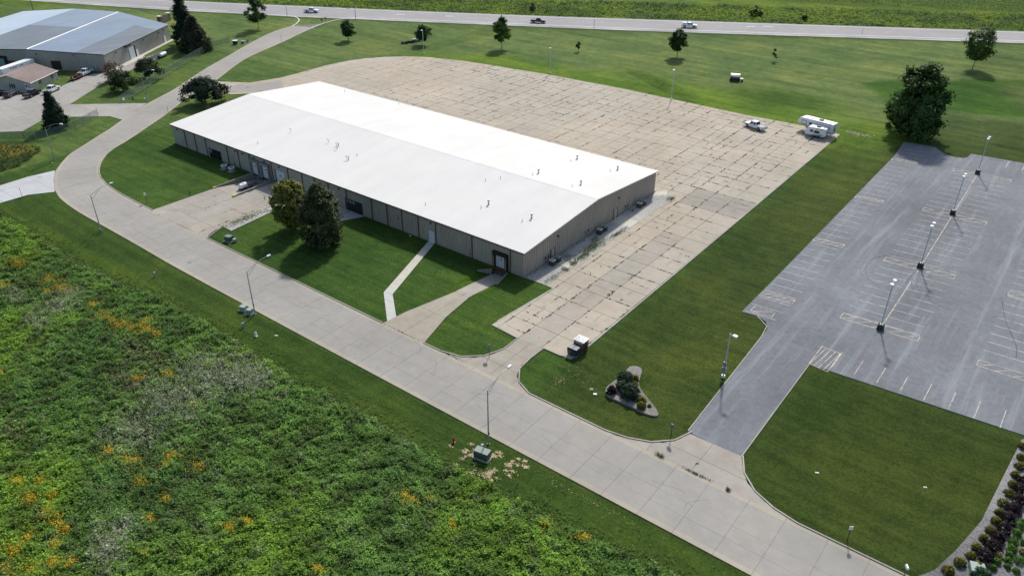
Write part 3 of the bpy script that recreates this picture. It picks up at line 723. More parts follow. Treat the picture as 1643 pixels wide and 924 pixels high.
# beds and straw
MB().prism(bed_poly, -.1, .04).build('gravel_bed', M['rock'], kind='structure')
MB().prism(island_poly, -.5, .03).build('gravel_island', M['island'], kind='structure')
def scatter_quads(name, pts, size, cols, z, mat, parent=None, seed=1, thick=.03):
    r = np.random.default_rng(seed); V = []; c = []
    for x, y in pts:
        s = r.uniform(*size); a = r.random()*6.28; zz = gz(x, y)+z
        d1 = np.array((math.cos(a), math.sin(a)))*s; d2 = np.array((-math.sin(a), math.cos(a)))*s*r.uniform(.3, .8)
        P = [(-d1-d2), (d1-d2*.6), (d1*.7+d2), (-d1*.8+d2)]
        V += [(x+q[0], y+q[1], zz+r.uniform(0, thick)) for q in P]; k = cols[r.integers(len(cols))]; j = r.uniform(.8, 1.2); c.append((k[0]*j, k[1]*j, k[2]*j))
    return np_mesh(name, np.array(V), 4, mat, parent, np.array(c), kind='stuff')
r = np.random.default_rng(8); pts = []
for (cx, cy, n, sx, sy) in ((22.7, -38.6, 170, 1.0, .8), (20.0, -38.9, 90, .9, .5), (26.5, -37.3, 120, .6, .7), (27.6, -36.4, 80, .8, .3), (24.9, -40.1, 160, .5, .8), (22.2, -40.8, 90, 1.3, .4), (23.5, -36.8, 50, .8, .3), (25.6, -40.6, 60, .5, .6)):
    cc_ = [(cx+r.normal(0, sx), cy+r.normal(0, sy)) for _ in range(max(3, n//14))]; pts += [(cc_[i % len(cc_)][0]+r.normal(0, .20), cc_[i % len(cc_)][1]+r.normal(0, .12)) for i in range(n*2)]
scatter_quads('dead_grass', [p for p in pts if p[1] < -35.6], (.03, .11), [(.50, .40, .24), (.42, .33, .18), (.55, .46, .30)], .05, M['weed'])
pts = [(21.3+r.normal(0, .5), -20.2+r.normal(0, .5)) for _ in range(50)]+[(22+r.normal(0, 1.5), -16.5+r.normal(0, 1.2)) for _ in range(50)]+[(29+r.uniform(0, 14), -36.2-r.random()*.5+.3*math.sin(i)) for i in range(90)]
scatter_quads('dead_grass', pts, (.03, .08), [(.36, .31, .17), (.30, .27, .12)], .05, M['weed'], seed=4)
p0 = at(1376, 215); scatter_quads('dead_grass', [(p0[0]+r.normal(0, 1.8), p0[1]+r.normal(0, 1.0)) for _ in range(160)], (.05, .2), [(.45, .40, .28), (.33, .30, .2)], .06, M['weed'], seed=6)

# ================================================================ THE WHITE-ROOFED WAREHOUSE
WX0, WX1, WD, EH, RH = -107.5, -.2, 45.7, 4.85, 6.65
def rz_at(y): return EH+(RH-EH)*(1-abs(y-WD/2)/(WD/2))
wh = empty('warehouse', (0, 0, 0), 0, 'long low beige warehouse under a shallow white roof, in the middle of the lots', 'warehouse')
def rib_panel(a, b, z0, zf, rib=.61, depth=.09, ribbed=True, name='wall_panel', mat=None, mark=None):
    """wall bay between plan points a and b, outward face to the right of a->b; zf(x,y) gives its top"""
    d = Vector((b[0]-a[0], b[1]-a[1])); L = d.length; d /= L; n_ = Vector((d.y, -d.x)); m = MB(); P = []
    if ribbed:
        k = max(1, round(L/rib)); s = L/k
        for i in range(k): P += [(i*s, 0), (i*s+s*.62, 0), (i*s+s*.70, depth), (i*s+s*.90, depth), (i*s+s*.98, 0)]
        P.append((L, 0))
    else: P = [(0.015, 0), (L/2, 0), (L-.015, 0)]
    for (s0, o0), (s1, o1) in zip(P[:-1], P[1:]):
        q = [(a[0]+d.x*s+n_.x*o, a[1]+d.y*s+n_.y*o) for s, o in ((s0, o0), (s1, o1))]
        m._add([(q[0][0], q[0][1], z0), (q[1][0], q[1][1], z0), (q[1][0], q[1][1], zf(*q[1])), (q[0][0], q[0][1], zf(*q[0]))], [(0, 1, 2, 3)])
    return m.build(name, mat or M['panel'], wh if mark is None else mark)
seams = [WX0, -102.1, -97.9, -93.5, -89.3, -85.1, -80.9, -76.7, -68.9, -63.3, -58.6, -54.6, -50.3, -44.9, -40.0, -37.6, -33.3, -29.3, -25.0, -20.6, -11.8, -3.1, WX1]
for a, b in zip(seams[:-1], seams[1:]):
    rib_panel((a, 0), (b, 0), -.15 if not (-76.8 < a < -68 or -12 < a < -3) else -1.3, lambda x, y: EH, ribbed=a > -41, mat=M['panel'] if a > -41 else M['precast'])
for i in range(6): rib_panel((WX1, WD*i/6), (WX1, WD*(i+1)/6), -.15, lambda x, y: rz_at(y)-.02, rib=.61)
for i in range(6): rib_panel((WX0, WD-WD*i/6), (WX0, WD-WD*(i+1)/6), -.15, lambda x, y: rz_at(y)-.02, ribbed=False, mat=M['precast'])
for i in range(14):
    a, b = WX1+(WX0-WX1)*i/14, WX1+(WX0-WX1)*(i+1)/14
    rib_panel((a, WD), (b, WD), -.15, lambda x, y: EH, ribbed=i < 8)
ov = .28
for s, nm in ((0, 'front'), (1, 'rear')):
    y0, y1 = ((-ov, WD/2) if s == 0 else (WD/2, WD+ov)); z = lambda y: rz_at(y)+.05
    n = 26; m = MB()
    for i in range(n):               # membrane sheets, each lap a step of 4 mm
        xa = WX0-ov+(WX1-WX0+2*ov)*i/n; xb = WX0-ov+(WX1-WX0+2*ov)*(i+1)/n; e = .004*(i % 2)
        za, zb_ = (EH-.02 if s == 0 else z(y0)), (z(y1) if s == 0 else EH-.02)
        m._add([(xa, y0, za+e), (xb, y0, za+e), (xb, y1, zb_+e), (xa, y1, zb_+e)], [(0, 1, 2, 3)])
    m.build('roof', M['whiteroof'], wh)
MB()._add([(WX0-ov, WD/2-.35, RH+.035), (WX1+ov, WD/2-.35, RH+.035), (WX1+ov, WD/2, RH+.065), (WX0-ov, WD/2, RH+.065), (WX0-ov, WD/2+.35, RH+.035), (WX1+ov, WD/2+.35, RH+.035)], [(0, 1, 2, 3), (3, 2, 5, 4)]).build('ridge_cap', M['whiteroof'], wh)
MB().box(WX0-ov, WX1+ov, -ov-.14, -ov+.002, EH-.26, EH-.035).build('gutter', M['trim'], wh)
MB().box(WX0-ov, WX1+ov, WD+ov-.002, WD+ov+.14, EH-.2, EH-.03).build('gutter', M['whitepaint'], wh)
for X, s in ((WX1, 1), (WX0, -1)):
    m = MB(); x0, x1 = sorted((X+s*.07, X+s*(ov+.02)))
    for ya, yb in ((-ov, WD/2), (WD/2, WD+ov)):
        za = rz_at(max(0, min(WD, ya))) if ya != -ov else EH-.03; zb_ = rz_at(yb) if yb < WD else EH-.03
        m._add([(x0, ya, za-.16), (x1, ya, za-.16), (x1, yb, zb_-.16), (x0, yb, zb_-.16), (x0, ya, za-.01), (x1, ya, za-.01), (x1, yb, zb_-.01), (x0, yb, zb_-.01)], [(0,3,2,1),(4,5,6,7),(0,1,5,4),(1,2,6,5),(2,3,7,6),(3,0,4,7)])
    m.build('rake_trim', M['cream'], wh)
for x in seams[1:-1]:
    if x in (-89.3, -40.0): continue
    MB().box(x-.09, x+.09, -.16, -.02, (0 if x not in (-76.7, -68.9) else -.9), EH-.2).build('downspout', M['bronze'], wh)
# dock doors
def dock(x0, x1, z0, z1, seal=True, mat='door', sealmat='trim'):
    d = MB().box(x0, x1, -.07, .02, z0, z1); o = d.build('dock_door', M[mat], wh)
    for k in range(1, 5): MB().box(x0+.02, x1-.02, -.082, -.071, z0+(z1-z0)*k/5-.012, z0+(z1-z0)*k/5+.012).build('door_rib', M['gray'], o)
    MB().box((x0+x1)/2-.25, (x0+x1)/2+.25, -.095, -.072, z0+(z1-z0)*.6, z0+(z1-z0)*.68).build('window', M['black'], o)
    if seal:
        MB().box(x0-.45, x0-.0, -.55, -.02, z0-.2, z1+.0).build('dock_seal', M[sealmat], wh)
        MB().box(x1+.0, x1+.45, -.55, -.02, z0-.2, z1+.0).build('dock_seal', M[sealmat], wh)
        MB().box(x0-.45, x1+.45, -.60, -.02, z1+.002, z1+.55).build('dock_seal', M[sealmat], wh)
        MB().box(x0-.3, x1+.3, -.35, -.02, z0-.32, z0-.204).build('dock_leveller', M['rust'], wh)
        for xx in (x0-.2, x1+.2): MB().box(xx-.12, xx+.12, -.40, -.03, z0-.75, z0-.33).build('dock_bumper', M['black'], wh)
dock(-76.0, -73.7, .15, 3.1, sealmat='gray'); dock(-72.3, -70.0, .15, 3.1, sealmat='gray')
dock(-67.6, -64.6, .02, 3.0, seal=False); MB().box(-67.75, -67.6, -.2, -.02, 0, 3.1).build('door_track', M['trim'], wh)
dock(-6.3, -4.0, .35, 2.75, sealmat='black')
for xx in (-6.52, -3.78): MB().box(xx-.04, xx+.04, -.575, -.552, .3, 2.4).build('reflector_strip', M['yellow'], wh)
MB().box(-6.9, -3.4, -.5, -.02, -.6, .1).build('dock_face', M['rust'], wh)
# glazing
def glazing(x0, x1, z0, z1, nx, nz_, frame='trim', blank=()):
    f = MB(); w = .09
    f.box(x0-w, x1+w, -.14, -.03, z1, z1+w); f.box(x0-w, x1+w, -.14, -.03, z0-w, z0)
    for i in range(nx+1): xx = x0+(x1-x0)*i/nx; f.box(xx-w/2, xx+w/2, -.15, -.032, z0, z1)
    for k in range(1, nz_): zz = z0+(z1-z0)*k/nz_; f.box(x0, x1, -.145, -.034, zz-w/2, zz+w/2)
    o = f.build('window_frame', M[frame], wh)
    for i in range(nx):
        for k in range(nz_):
            xa = x0+(x1-x0)*i/nx; xb = x0+(x1-x0)*(i+1)/nx; za = z0+(z1-z0)*k/nz_; zb_ = z0+(z1-z0)*(k+1)/nz_
            MB().box(xa+w/2+.01, xb-w/2-.01, -.08, -.03, za+w/2+.01, zb_-w/2-.01).build('pane', M['gray'] if (i, k) in blank else M['glass'], o)
glazing(-92.5, -88.0, .15, 2.2, 4, 2, blank=((0, 1),))
glazing(-45.3, -40.5, .1, 2.5, 5, 3, blank=((0, 2), (1, 2), (2, 2)))
MB().box(-22.2, -21.2, -.10, .0, .02, 2.15).build('door', M['door'], wh); MB().box(-22.32, -21.08, -.07, .0, .0, 2.27).build('door_frame', M['whitepaint'], wh)
MB().box(-.19+.0, -.05, 29.2, 30.3, .02, 2.15).build('door', M['panel'], wh); MB().box(-.19, -.04, 7.9, 8.9, .02, 2.1).build('door', M['panel'], wh)
for y in (29.1, 30.4, 7.8, 9.0): MB().box(-.12, -.02, y-.05, y+.05, 0, 2.2).build('door_jamb', M['rust'], wh)
MB().box(-49.8, -47.2, -.06, .0, .02, 3.0).build('overhead_door', M['precast'], wh)
MB().box(-61.9, -59.4, -.06, .0, .02, 3.2).build('overhead_door', M['precast'], wh)
def wall_light(x, y, z, ax):
    m = MB()
    if ax == 'x': m.cbox(x, y-.16, z, .34, .26, .2, 0, .8); m.tube((x, y, z+.12), (x, y-.2, z+.14), .03)
    else: m.cbox(x+.2, y, z, .26, .34, .2, 0, .8); m.tube((x, y, z+.12), (x+.2, y, z+.14), .03)
    m.build('wall_light', M['trim'], wh)
for x in (-105.0, -79.0, -74.9, -71.2, -66.1, -47.0, -21.7, -81.8): wall_light(x, 0, 4.0, 'x')
for y in (9.8, 30.6): wall_light(WX1+.05, y, 4.1, 'y')
for x, z0, z1 in ((-83.0, .3, 2.4), (-62.5, .3, 2.8), (-30.3, 2.2, 3.0), (-12.3, .3, 1.7), (-52.0, .2, 1.6)):
    MB().box(x-.12, x+.12, -.2, -.02, z0, z0+.45).tube((x, -.08, z0+.4), (x, -.08, z1), .03).build('conduit_box', M['gray'], wh)
for y in (6.0, 6.9, 19.0, 19.9, 33.4, 34.3): MB().box(.0, .12, y-.1, y+.1, 1.1, 1.5).tube((.06, y, .3), (.06, y, 1.2), .025).build('conduit_box', M['trim'], wh)
# roof pipes, hooked and straight
for px, py, k in ((467, 212, 1), (414, 231, 0), (527, 229, 1), (541, 235, 2), (541, 240, 1), (557, 257, 2), (573, 250, 0), (683, 329, 0), (779, 290, 0), (803, 286, 0), (784, 328, 3), (772, 334, 0),
                  (864, 279, 3), (855, 282, 0), (926, 255, 3), (916, 259, 0), (991, 272, 3), (979, 275, 0), (932, 297, 3), (918, 301, 0), (853, 350, 3), (838, 356, 0), (640, 167, 0), (553, 147, 0)):
    x, y = at(px, py, 5.6); zz = rz_at(y); x, y = at(px, py, zz); zz = rz_at(y); m = MB()
    if k == 0: m.tube((x, y, zz), (x, y, zz+.55), .045, n=8).tube((x, y, zz), (x, y, zz+.12), .11, .06, 8)
    elif k == 3:
        m.tube((x, y, zz), (x, y, zz+.6), .14, .12, 10).tube((x, y, zz+.6), (x, y, zz+.68), .05, .24, 10).tube((x, y, zz+.68), (x, y, zz+.95), .24, .19, 10); m.tube((x, y, zz), (x, y, zz+.1), .26, .16, 10)
    else:
        m.path([(x, y, zz), (x, y, zz+.6), (x+.05, y, zz+.78), (x-.12, y, zz+.9), (x-.32, y, zz+.82), (x-.38, y, zz+.62)], .05, .05, 7)
        if k == 2: m.tube((x+.3, y+.2, zz), (x+.3, y+.2, zz+.9), .09, .09, 8)
    m.build('roof_vent' if k == 3 else 'vent_pipe', M['galv'] if k else M['gsteel'], wh)

# condensers
def condenser(x, y, s, h, body, top, label, group, round_=False, rz=0):
    t = empty('air_conditioner', (x, y, 0), rz, label, 'air conditioner', group)
    MB().cbox(0, 0, .05, s*1.25, s*1.25, .1).build('pad', M['dark_conc'], t)
    if round_:
        MB().lathe([(s*.5, .1), (s*.52, .15), (s*.52, h-.1), (s*.5, h)], 18).build('casing', M[body], t)
        MB().lathe([(s*.53, h), (s*.53, h+.07), (s*.34, h+.07), (s*.34, h)], 18).build('top_ring', M[top], t)
        MB().lathe([(s*.33, h-.02), (s*.33, h+.02)], 14).build('fan', M['black'], t)
    else:
        MB().cbox(0, 0, h/2+.1, s, s, h).build('casing', M[body], t, bevel=.03)
        b = MB(); 
        for i in range(6): b.cbox(0, -s/2-.008, .2+h*i/7, s*.86, .015, .03)
        b.build('grille', M['gray'], t)
        m = MB(); m.cbox(0, 0, h+.14, s*1.04, s*1.04, .07); m.build('lid', M[top], t)
        MB().lathe([(s*.34, h+.176), (s*.34, h+.19)], 16).build('fan_guard', M['black'], t)
        MB().lathe([(s*.12, h+.192), (s*.12, h+.21)], 10).build('fan_hub', M['whitepaint'], t)
for i, (px, py, w) in enumerate(((884, 424, 'nearest the black dock corner'), (890, 418, 'second from the black dock corner'), (959, 374, 'on the nearer side of the middle pair'), (966, 369, 'on the farther side of the middle pair'), (1023, 332, 'on the nearer side of the far pair'), (1029, 328, 'at the far end of the gable wall'))):
    x, y = at(px, py); condenser(max(x, 1.1), y, .95, .85, 'trim', 'palegreen' if i % 2 else 'cream', 'black condenser on the gravel, '+w, 'condensers on the gravel strip')
condenser(-83.3, -2.6, 1.35, .95, 'gsteel', 'whitepaint', 'round-topped pale fan unit nearer the dark storefront window', 'fan units on the lawn', True)
condenser(-80.8, -2.4, 1.35, .95, 'gsteel', 'whitepaint', 'round-topped pale fan unit nearer the loading ramp', 'fan units on the lawn', True)
condenser(-51.3, -1.6, 1.0, .8, 'gray', 'whitepaint', 'small grey condenser in shade by the blank doors behind the big tree', None)

# ================================================================ NEIGHBOUR BUILDINGS
A0 = Vector((-183.0, 23.0)); B0 = Vector((-206.0, 59.0)); ud = (B0-A0).normalized(); wd = Vector((-ud.y, ud.x))   # ud along right wall, wd to the left
gb = empty('grey_building', (0, 0, 0), 0, 'big grey metal building with blue-grey roof at upper left behind the office', 'building')
RP = {'N0': (A0, 5.25), 'N1': (A0+wd*25, 6.3), 'N2': (A0+wd*47, 6.0), 'N3': (A0+wd*70, 5.0),
      'F0': (B0, 5.3), 'F1': (Vector((-235.4, 56.7)), 6.35), 'F2': (Vector((-256, 50)), 6.05), 'F3': (Vector((-272, 37.5)), 5.1)}
def gp(k, dz=0): return (RP[k][0].x, RP[k][0].y, RP[k][1]+dz)
def lp(a, b, t, dz=0): a, b = Vector(gp(a)), Vector(gp(b)); c = a+(b-a)*t; return (c.x, c.y, c.z+dz)
def gwall(a, b, za, zb_, k, name='wall_panel', mat='greypanel'):
    for i in range(k):
        p = Vector(a)+(Vector(b)-Vector(a))*(i/k); q = Vector(a)+(Vector(b)-Vector(a))*((i+1)/k); z0 = za+(zb_-za)*i/k; z1 = za+(zb_-za)*(i+1)/k
        rib_panel(tuple(p), tuple(q), -.1, lambda x, y: z0-.04+(z1-z0)*((Vector((x, y))-p).length/(q-p).length), rib=.9, depth=.04, mat=M[mat], mark=gb)
gwall(A0, B0, 5.25, 5.3, 6); n1, n2, n3 = RP['N1'][0], RP['N2'][0], RP['N3'][0]
gwall(n1, A0, 6.3, 5.25, 4); gwall(n2, n1, 6.0, 6.3, 4); gwall(n3, n2, 5.0, 6.0, 3)
f1, f2, f3 = RP['F1'][0], RP['F2'][0], RP['F3'][0]
gwall(B0, f1, 5.3, 6.35, 4); gwall(f1, f2, 6.35, 6.05, 3); gwall(f2, f3, 6.05, 5.1, 3); gwall(f3, n3, 5.1, 5.0, 6)
def rquad(pts, mat): MB()._add([tuple(p) for p in pts], [(0, 1, 2, 3)]).build('roof', M[mat], gb)
e0 = Vector((*(-wd*.4), -.02)); 
c0 = lp('N0', 'N1', .38); c1 = lp('F0', 'F1', .38)
rquad([lp('N0', 'F0', 0, .02), lp('N0', 'F0', .80, .02), tuple(Vector(c0)+(Vector(c1)-Vector(c0))*.80+Vector((0, 0, .02))), tuple(Vector(c0)+Vector((0, 0, .02)))], 'greyroof2')
rquad([tuple(Vector(c0)+Vector((0, 0, .02))), tuple(Vector(c0)+(Vector(c1)-Vector(c0))*.80+Vector((0, 0, .02))), lp('N1', 'F1', .80, .02), lp('N1', 'F1', 0, .02)], 'greyroof')
rquad([lp('N0', 'F0', .8, .02), lp('N0', 'F0', 1.01, .02), lp('N1', 'F1', 1.01, .02), lp('N1', 'F1', .8, .02)], 'greyroof')
rquad([lp('N1', 'F1', 0, .02), lp('N1', 'F1', .55, .02), lp('N2', 'F2', .55, .02), lp('N2', 'F2', 0, .02)], 'greyroof2')
rquad([lp('N1', 'F1', .55, .02), lp('N1', 'F1', 1.01, .02), lp('N2', 'F2', 1.01, .02), lp('N2', 'F2', .55, .02)], 'greyroof')
rquad([lp('N2', 'F2', 0, .02), lp('N2', 'F2', 1.01, .02), lp('N3', 'F3', 1.01, .02), lp('N3', 'F3', 0, .02)], 'skyroof')
a, b = Vector(lp('N1', 'F1', 0, .07)), Vector(lp('N1', 'F1', 1, .07)); MB().tube(a, b, .13, .13, 4).build('ridge_cap', M['whitepaint'], gb)
for k0, k1 in (('N0', 'N1'), ('N1', 'N2'), ('N2', 'N3'), ('N0', 'F0'), ('F0', 'F1')): MB().tube(lp(k0, k1, 0, -.12), lp(k0, k1, 1, -.12), .13, .13, 4).build('eave_trim', M['trim'], gb)
def on_wall(o, u, t, off, z): return (o.x+u.x*t+off*u.y, o.y+u.y*t-off*u.x, z)
def wall_box(parent, name, o, u, t0, t1, z0, z1, d, mat):
    c = on_wall(o, u, (t0+t1)/2, d/2, (z0+z1)/2); return MB().cbox(*c, abs(t1-t0), d, z1-z0, math.atan2(u.y, u.x)).build(name, M[mat], parent)
for t0, t1, z1, mt in ((14.5, 17.6, 3.6, 'door'), (18.6, 19.7, 2.2, 'whitepaint'), (38.2, 39.2, 2.2, 'whitepaint')):
    wall_box(gb, 'door', A0, ud, t0, t1, 0, z1, .12, mt)
wall_box(gb, 'wall_recess', A0, ud, 17.65, 18.5, 0, 3.8, .1, 'black')
wall_box(gb, 'soffit', A0, ud, 12.0, 15.0, 4.6, 5.2, 1.0, 'trim')
for t in (6.5, 24, 35, 38.5): wall_box(gb, 'wall_light', A0, ud, t, t+.4, 4.1, 4.4, .3, 'trim')
uw = -wd   # near wall runs n1->A0
for t0, t1, z0, z1 in ((12, 15.2, .4, 2.9),): wall_box(gb, 'dock_opening', A0+wd*18, uw, 0, 3.0, .3, 2.9, .3, 'black')
for t in (32.6,):
    wall_box(gb, 'dock_seal', A0+wd*(t+4.3), uw, 0, 4.3, .3, 4.1, .45, 'black'); wall_box(gb, 'dock_door', A0+wd*(t+3.2), uw, 0, 2.3, .9, 3.3, .50, 'bluegrey')
    wall_box(gb, 'dock_steps', A0+wd*(t-.3), uw, 0, 2.0, .0, 2.6, .6, 'rust')
wall_box(gb, 'dock_seal', A0+wd*42, uw, 0, 3.8, .3, 4.1, .45, 'black')
for t in (10, 22.5): wall_box(gb, 'wall_light', A0+wd*t, uw, 0, .4, 4.8, 5.1, .3, 'trim')

# small office with rose shingle roof
OA = Vector((-179.7, -1.6)); OL, OW, OE, OR = 12.9, 6.4, 2.55, 4.5
of = empty('office_building', (0, 0, 0), 0, 'small pale office with rose shingle roof at the left edge', 'building')
def q3(p, z): return (p.x, p.y, z)
P0, P1 = OA, OA+ud*OL; P2, P3 = P1+wd*2*OW, P0+wd*2*OW
for a, b, nm in ((P0, P1, 'wall'), (P2, P3, 'wall')): MB()._add([q3(a, -.1), q3(b, -.1), q3(b, OE), q3(a, OE)], [(0, 1, 2, 3)]).build(nm, M['siding'], of)
for a, b in ((P3, P0), (P1, P2)): MB()._add([q3(a, -.1), q3(b, -.1), q3(b, OE), q3((a+b)/2, OR), q3(a, OE)], [(0, 1, 2, 3, 4)]).build('wall', M['siding'], of)
o_ = .45; k = (OR-OE)/OW
for s in (0, 1):
    base = P0 if s == 0 else P3; out = -wd if s == 0 else wd; e = base+out*o_; rr = base-out*OW
    ze = OE-k*o_+.06; zr = OR+.06; pts = [q3(e-ud*o_, ze), q3(e+ud*(OL+o_), ze), q3(rr+ud*(OL+o_), zr), q3(rr-ud*o_, zr)]
    m = MB(); m._add(pts+[(p[0], p[1], p[2]-.1) for p in pts], [(0, 1, 2, 3), (4, 7, 6, 5), (0, 4, 5, 1), (1, 5, 6, 2), (3, 2, 6, 7), (0, 3, 7, 4)]); rf = m.build('roof', M['shingle'], of)
    m = MB()
    for i in range(18):   # shingle courses
        t = (i+.5)/18; a = e+(rr-e)*t; z = ze+(zr-ze)*t; d2 = out*.16
        m._add([q3(a-ud*o_+d2, z+.002), q3(a+ud*(OL+o_)+d2, z+.002), q3(a+ud*(OL+o_), z+.035), q3(a-ud*o_, z+.035)], [(0, 1, 2, 3)])
    m.build('shingle_course', M['shingle'], rf)
    MB().tube(q3(e-ud*o_, ze-.03), q3(e+ud*(OL+o_), ze-.03), .08, .08, 4).build('gutter', M['cream'], of)
def win(o, u, t, w, z0, z1, mat='glass'):
    f = wall_box(of, 'window', o, u, t-w/2-.06, t+w/2+.06, z0-.06, z1+.06, .06, 'cream'); wall_box(f, 'pane', o, u, t-w/2, t+w/2, z0, z1, .075, mat)
for t in (4.1, 4.75, 10.0, 10.65): win(P0, ud, t, .42, .9, 2.1)
ug = -wd
for t in (2*OW-4.3, 2*OW-3.65, 2*OW-3.0, 2.6, 3.25): win(P3, ug, t-2.0, .42, .9, 2.1)
f = wall_box(of, 'door', P3, ug, 2*OW-1.7, 2*OW-.8, 0, 2.1, .07, 'whitepaint'); wall_box(f, 'pane', P3, ug, 2*OW-1.5, 2*OW-1.0, 1.2, 1.9, .085, 'glass')
d_ = P0+ud*(OL-.1)-wd*.1; MB().tube(q3(d_, 2.4), q3(d_, .2), .05).tube(q3(d_, .2), q3(d_-wd*1.4-ud*.3, .08), .06).build('downspout', M['whitepaint'], of)
MB().prism([tuple(P0+ud*.2-wd*.1), tuple(P0-ud*1.3-wd*.1), tuple(P3-ud*1.3), tuple(P3+ud*0)], 0, .05).build('office_path', M['walk'], kind='structure')
MB().prism([tuple(A0-ud*.3-wd*.1), tuple(B0+ud*.5-wd*.1), tuple(B0+ud*.5-wd*1.2), tuple(A0+ud*20-wd*1.6), tuple(A0+ud*18-wd*3), tuple(A0-ud*.3-wd*1.8)], -.05, .045).build('building_path', M['walk'], kind='structure')

# ================================================================ VEHICLES
def wheel_set(t, L, wb, tw, r):
    for sx in (1, -1):
        for sy in (1, -1):
            w = empty('wheel', (sx*wb/2, sy*tw/2, r)); w.parent = t
            MB().tube((0, -sy*.14, 0), (0, sy*.12, 0), r, r, 16).build('tyre', M['tyre'], w); MB().tube((0, sy*.115, 0), (0, sy*.14, 0), r*.62, r*.55, 12).build('rim', M['rim'], w)
def glass_band(t, pts, name): MB()._add(pts, [tuple(range(len(pts)))]).build(name, M['glass'], t)
def car(kind, x, y, rz, paint, label, cat, group=None, z=0, cap=False, name=None, rack=False):
    t = empty(name or {'pickup': 'pickup_truck', 'suv': 'suv', 'sedan': 'sedan'}[kind], (x, y, z), rz, label, cat, group)
    P = M[paint]; W = .98
    if kind == 'pickup': L, wb, r = 5.9, 3.6, .41
    elif kind == 'suv': L, wb, r = 4.9, 2.9, .38
    else: L, wb, r = 4.7, 2.8, .34
    f, b = L/2, -L/2
    if kind == 'pickup': low = [(b, .55), (b+.05, .5), (f-.05, .42), (f, .6), (f, .98), (f-.25, 1.10), (f-1.5, 1.18), (b, 1.16)]; cabx = (f-1.55, f-2.15, f-3.55, f-3.85); zt = 1.92; zb_ = 1.14
    elif kind == 'suv': low = [(b, .55), (b+.1, .38), (f-.1, .36), (f, .55), (f, .85), (f-.3, 1.0), (f-1.35, 1.08), (b, 1.08)]; cabx = (f-1.15, f-1.85, b+.45, b+.1); zt = 1.75; zb_ = 1.06
    else: low = [(b, .5), (b+.1, .3), (f-.1, .3), (f, .5), (f, .72), (f-.3, .86), (f-1.3, .95), (b+.8, .98), (b, .9)]; cabx = (f-1.2, f-1.95, b+1.35, b+.65); zt = 1.42; zb_ = .93
    body = MB().xprism(low, -W, W).build('body', P, t, bevel=.08)
    # wheel housings
    a = MB()
    for sx in (1, -1):
        for sy in (1, -1): a.tube((sx*wb/2, sy*(W-.03), r+.04), (sx*wb/2, sy*(W+.012), r+.04), r+.1, r+.1, 14)
    a.build('wheel_arch', M['black'], t)
    m = MB(); i1, i2 = W-.06, W-.24; x0, x1, x2, x3 = cabx
    m._add([(x0, -i1, zb_), (x0, i1, zb_), (x3, i1, zb_), (x3, -i1, zb_), (x1, -i2, zt), (x1, i2, zt), (x2, i2, zt), (x2, -i2, zt)], [(4, 5, 6, 7), (0, 1, 5, 4), (1, 2, 6, 5), (2, 3, 7, 6), (3, 0, 4, 7)])
    m.build('cab', P, t, bevel=.05)
    def lerp(p, q, s): return tuple(p[i]+(q[i]-p[i])*s for i in range(3))
    def pane(A, B, C_, D, off):
        # A,B bottom, C_,D top; inset quad pushed out
        q = []
        for (u_, v_) in ((.07, .14), (.93, .14), (.90, .86), (.10, .86)):
            p = lerp(lerp(A, B, u_), lerp(D, C_, u_), v_); q.append(tuple(p[i]+off[i] for i in range(3)))
        glass_band(t, q, 'window')
    pane((x0, -i1, zb_), (x0, i1, zb_), (x1, i2, zt), (x1, -i2, zt), (.02, 0, .015)); pane((x3, i1, zb_), (x3, -i1, zb_), (x2, -i2, zt), (x2, i2, zt), (-.02, 0, .012))
    for s in (1, -1):
        xm = (x0+x3)/2-.05; xt = (x1+x2)/2
        pane((x0-.12, s*i1, zb_), (xm+.04, s*i1, zb_), (xt+.04, s*i2, zt), (x1-.02, s*i2, zt), (0, s*.02, .01)); pane((xm-.04, s*i1, zb_), (x3+.1, s*i1, zb_), (x2, s*i2, zt), (xt-.04, s*i2, zt), (0, s*.02, .01))
        MB().cbox(f-.02, s*(W-.25), .86 if kind == 'pickup' else .72, .09, .4, .2).build('headlight', M['lens'], t); MB().cbox(b, s*(W-.1), .95 if kind != 'sedan' else .75, .08, .16, .32).build('tail_light', M['tail'], t)
        MB().cbox(x0-.35, s*(W+.08), zb_+.08, .12, .2, .16).build('mirror', M['trim'], t)
    MB().cbox(f+.0, 0, .55, .16, 1.8, .2).build('bumper', M['chrome'] if kind == 'pickup' else P, t); MB().cbox(b-.04, 0, .6, .14, 1.8, .2).build('bumper', M['chrome'] if kind == 'pickup' else P, t)
    MB().cbox(f+.0, 0, .85 if kind == 'pickup' else .66, .06, .9, .24).build('grille', M['trim'], t)
    if kind == 'pickup':
        bx0, bx1 = b+.1, x3-.08
        if cap:
            MB()._add([(bx0, -i1, 1.15), (bx1, -i1, 1.15), (bx1, i1, 1.15), (bx0, i1, 1.15), (bx0+.1, -i2, 1.88), (bx1, -i2, 1.88), (bx1, i2, 1.88), (bx0+.1, i2, 1.88)], [(4,5,6,7),(0,1,5,4),(1,2,6,5),(2,3,7,6),(3,0,4,7)]).build('bed_cap', P, t)
            for s in (1, -1): glass_band(t, [(bx0+.2, s*(i1-.04), 1.3), (bx1-.15, s*(i1-.04), 1.3), (bx1-.15, s*(i2+.035), 1.74), (bx0+.25, s*(i2+.035), 1.74)], 'window')
        else:
            MB().box(bx0+.05, bx1, -W+.12, W-.12, 1.155, 1.185).build('bed_liner', M['trim'] if paint != 'carwhite' else M['gray'], t)
            for s in (1, -1): MB().cbox((bx0+bx1)/2, s*(W-.07), 1.2, bx1-bx0, .12, .12).build('bed_rail', P, t)
            MB().cbox(bx0, 0, 1.2, .1, 2*W-.1, .12).build('tailgate', P, t)
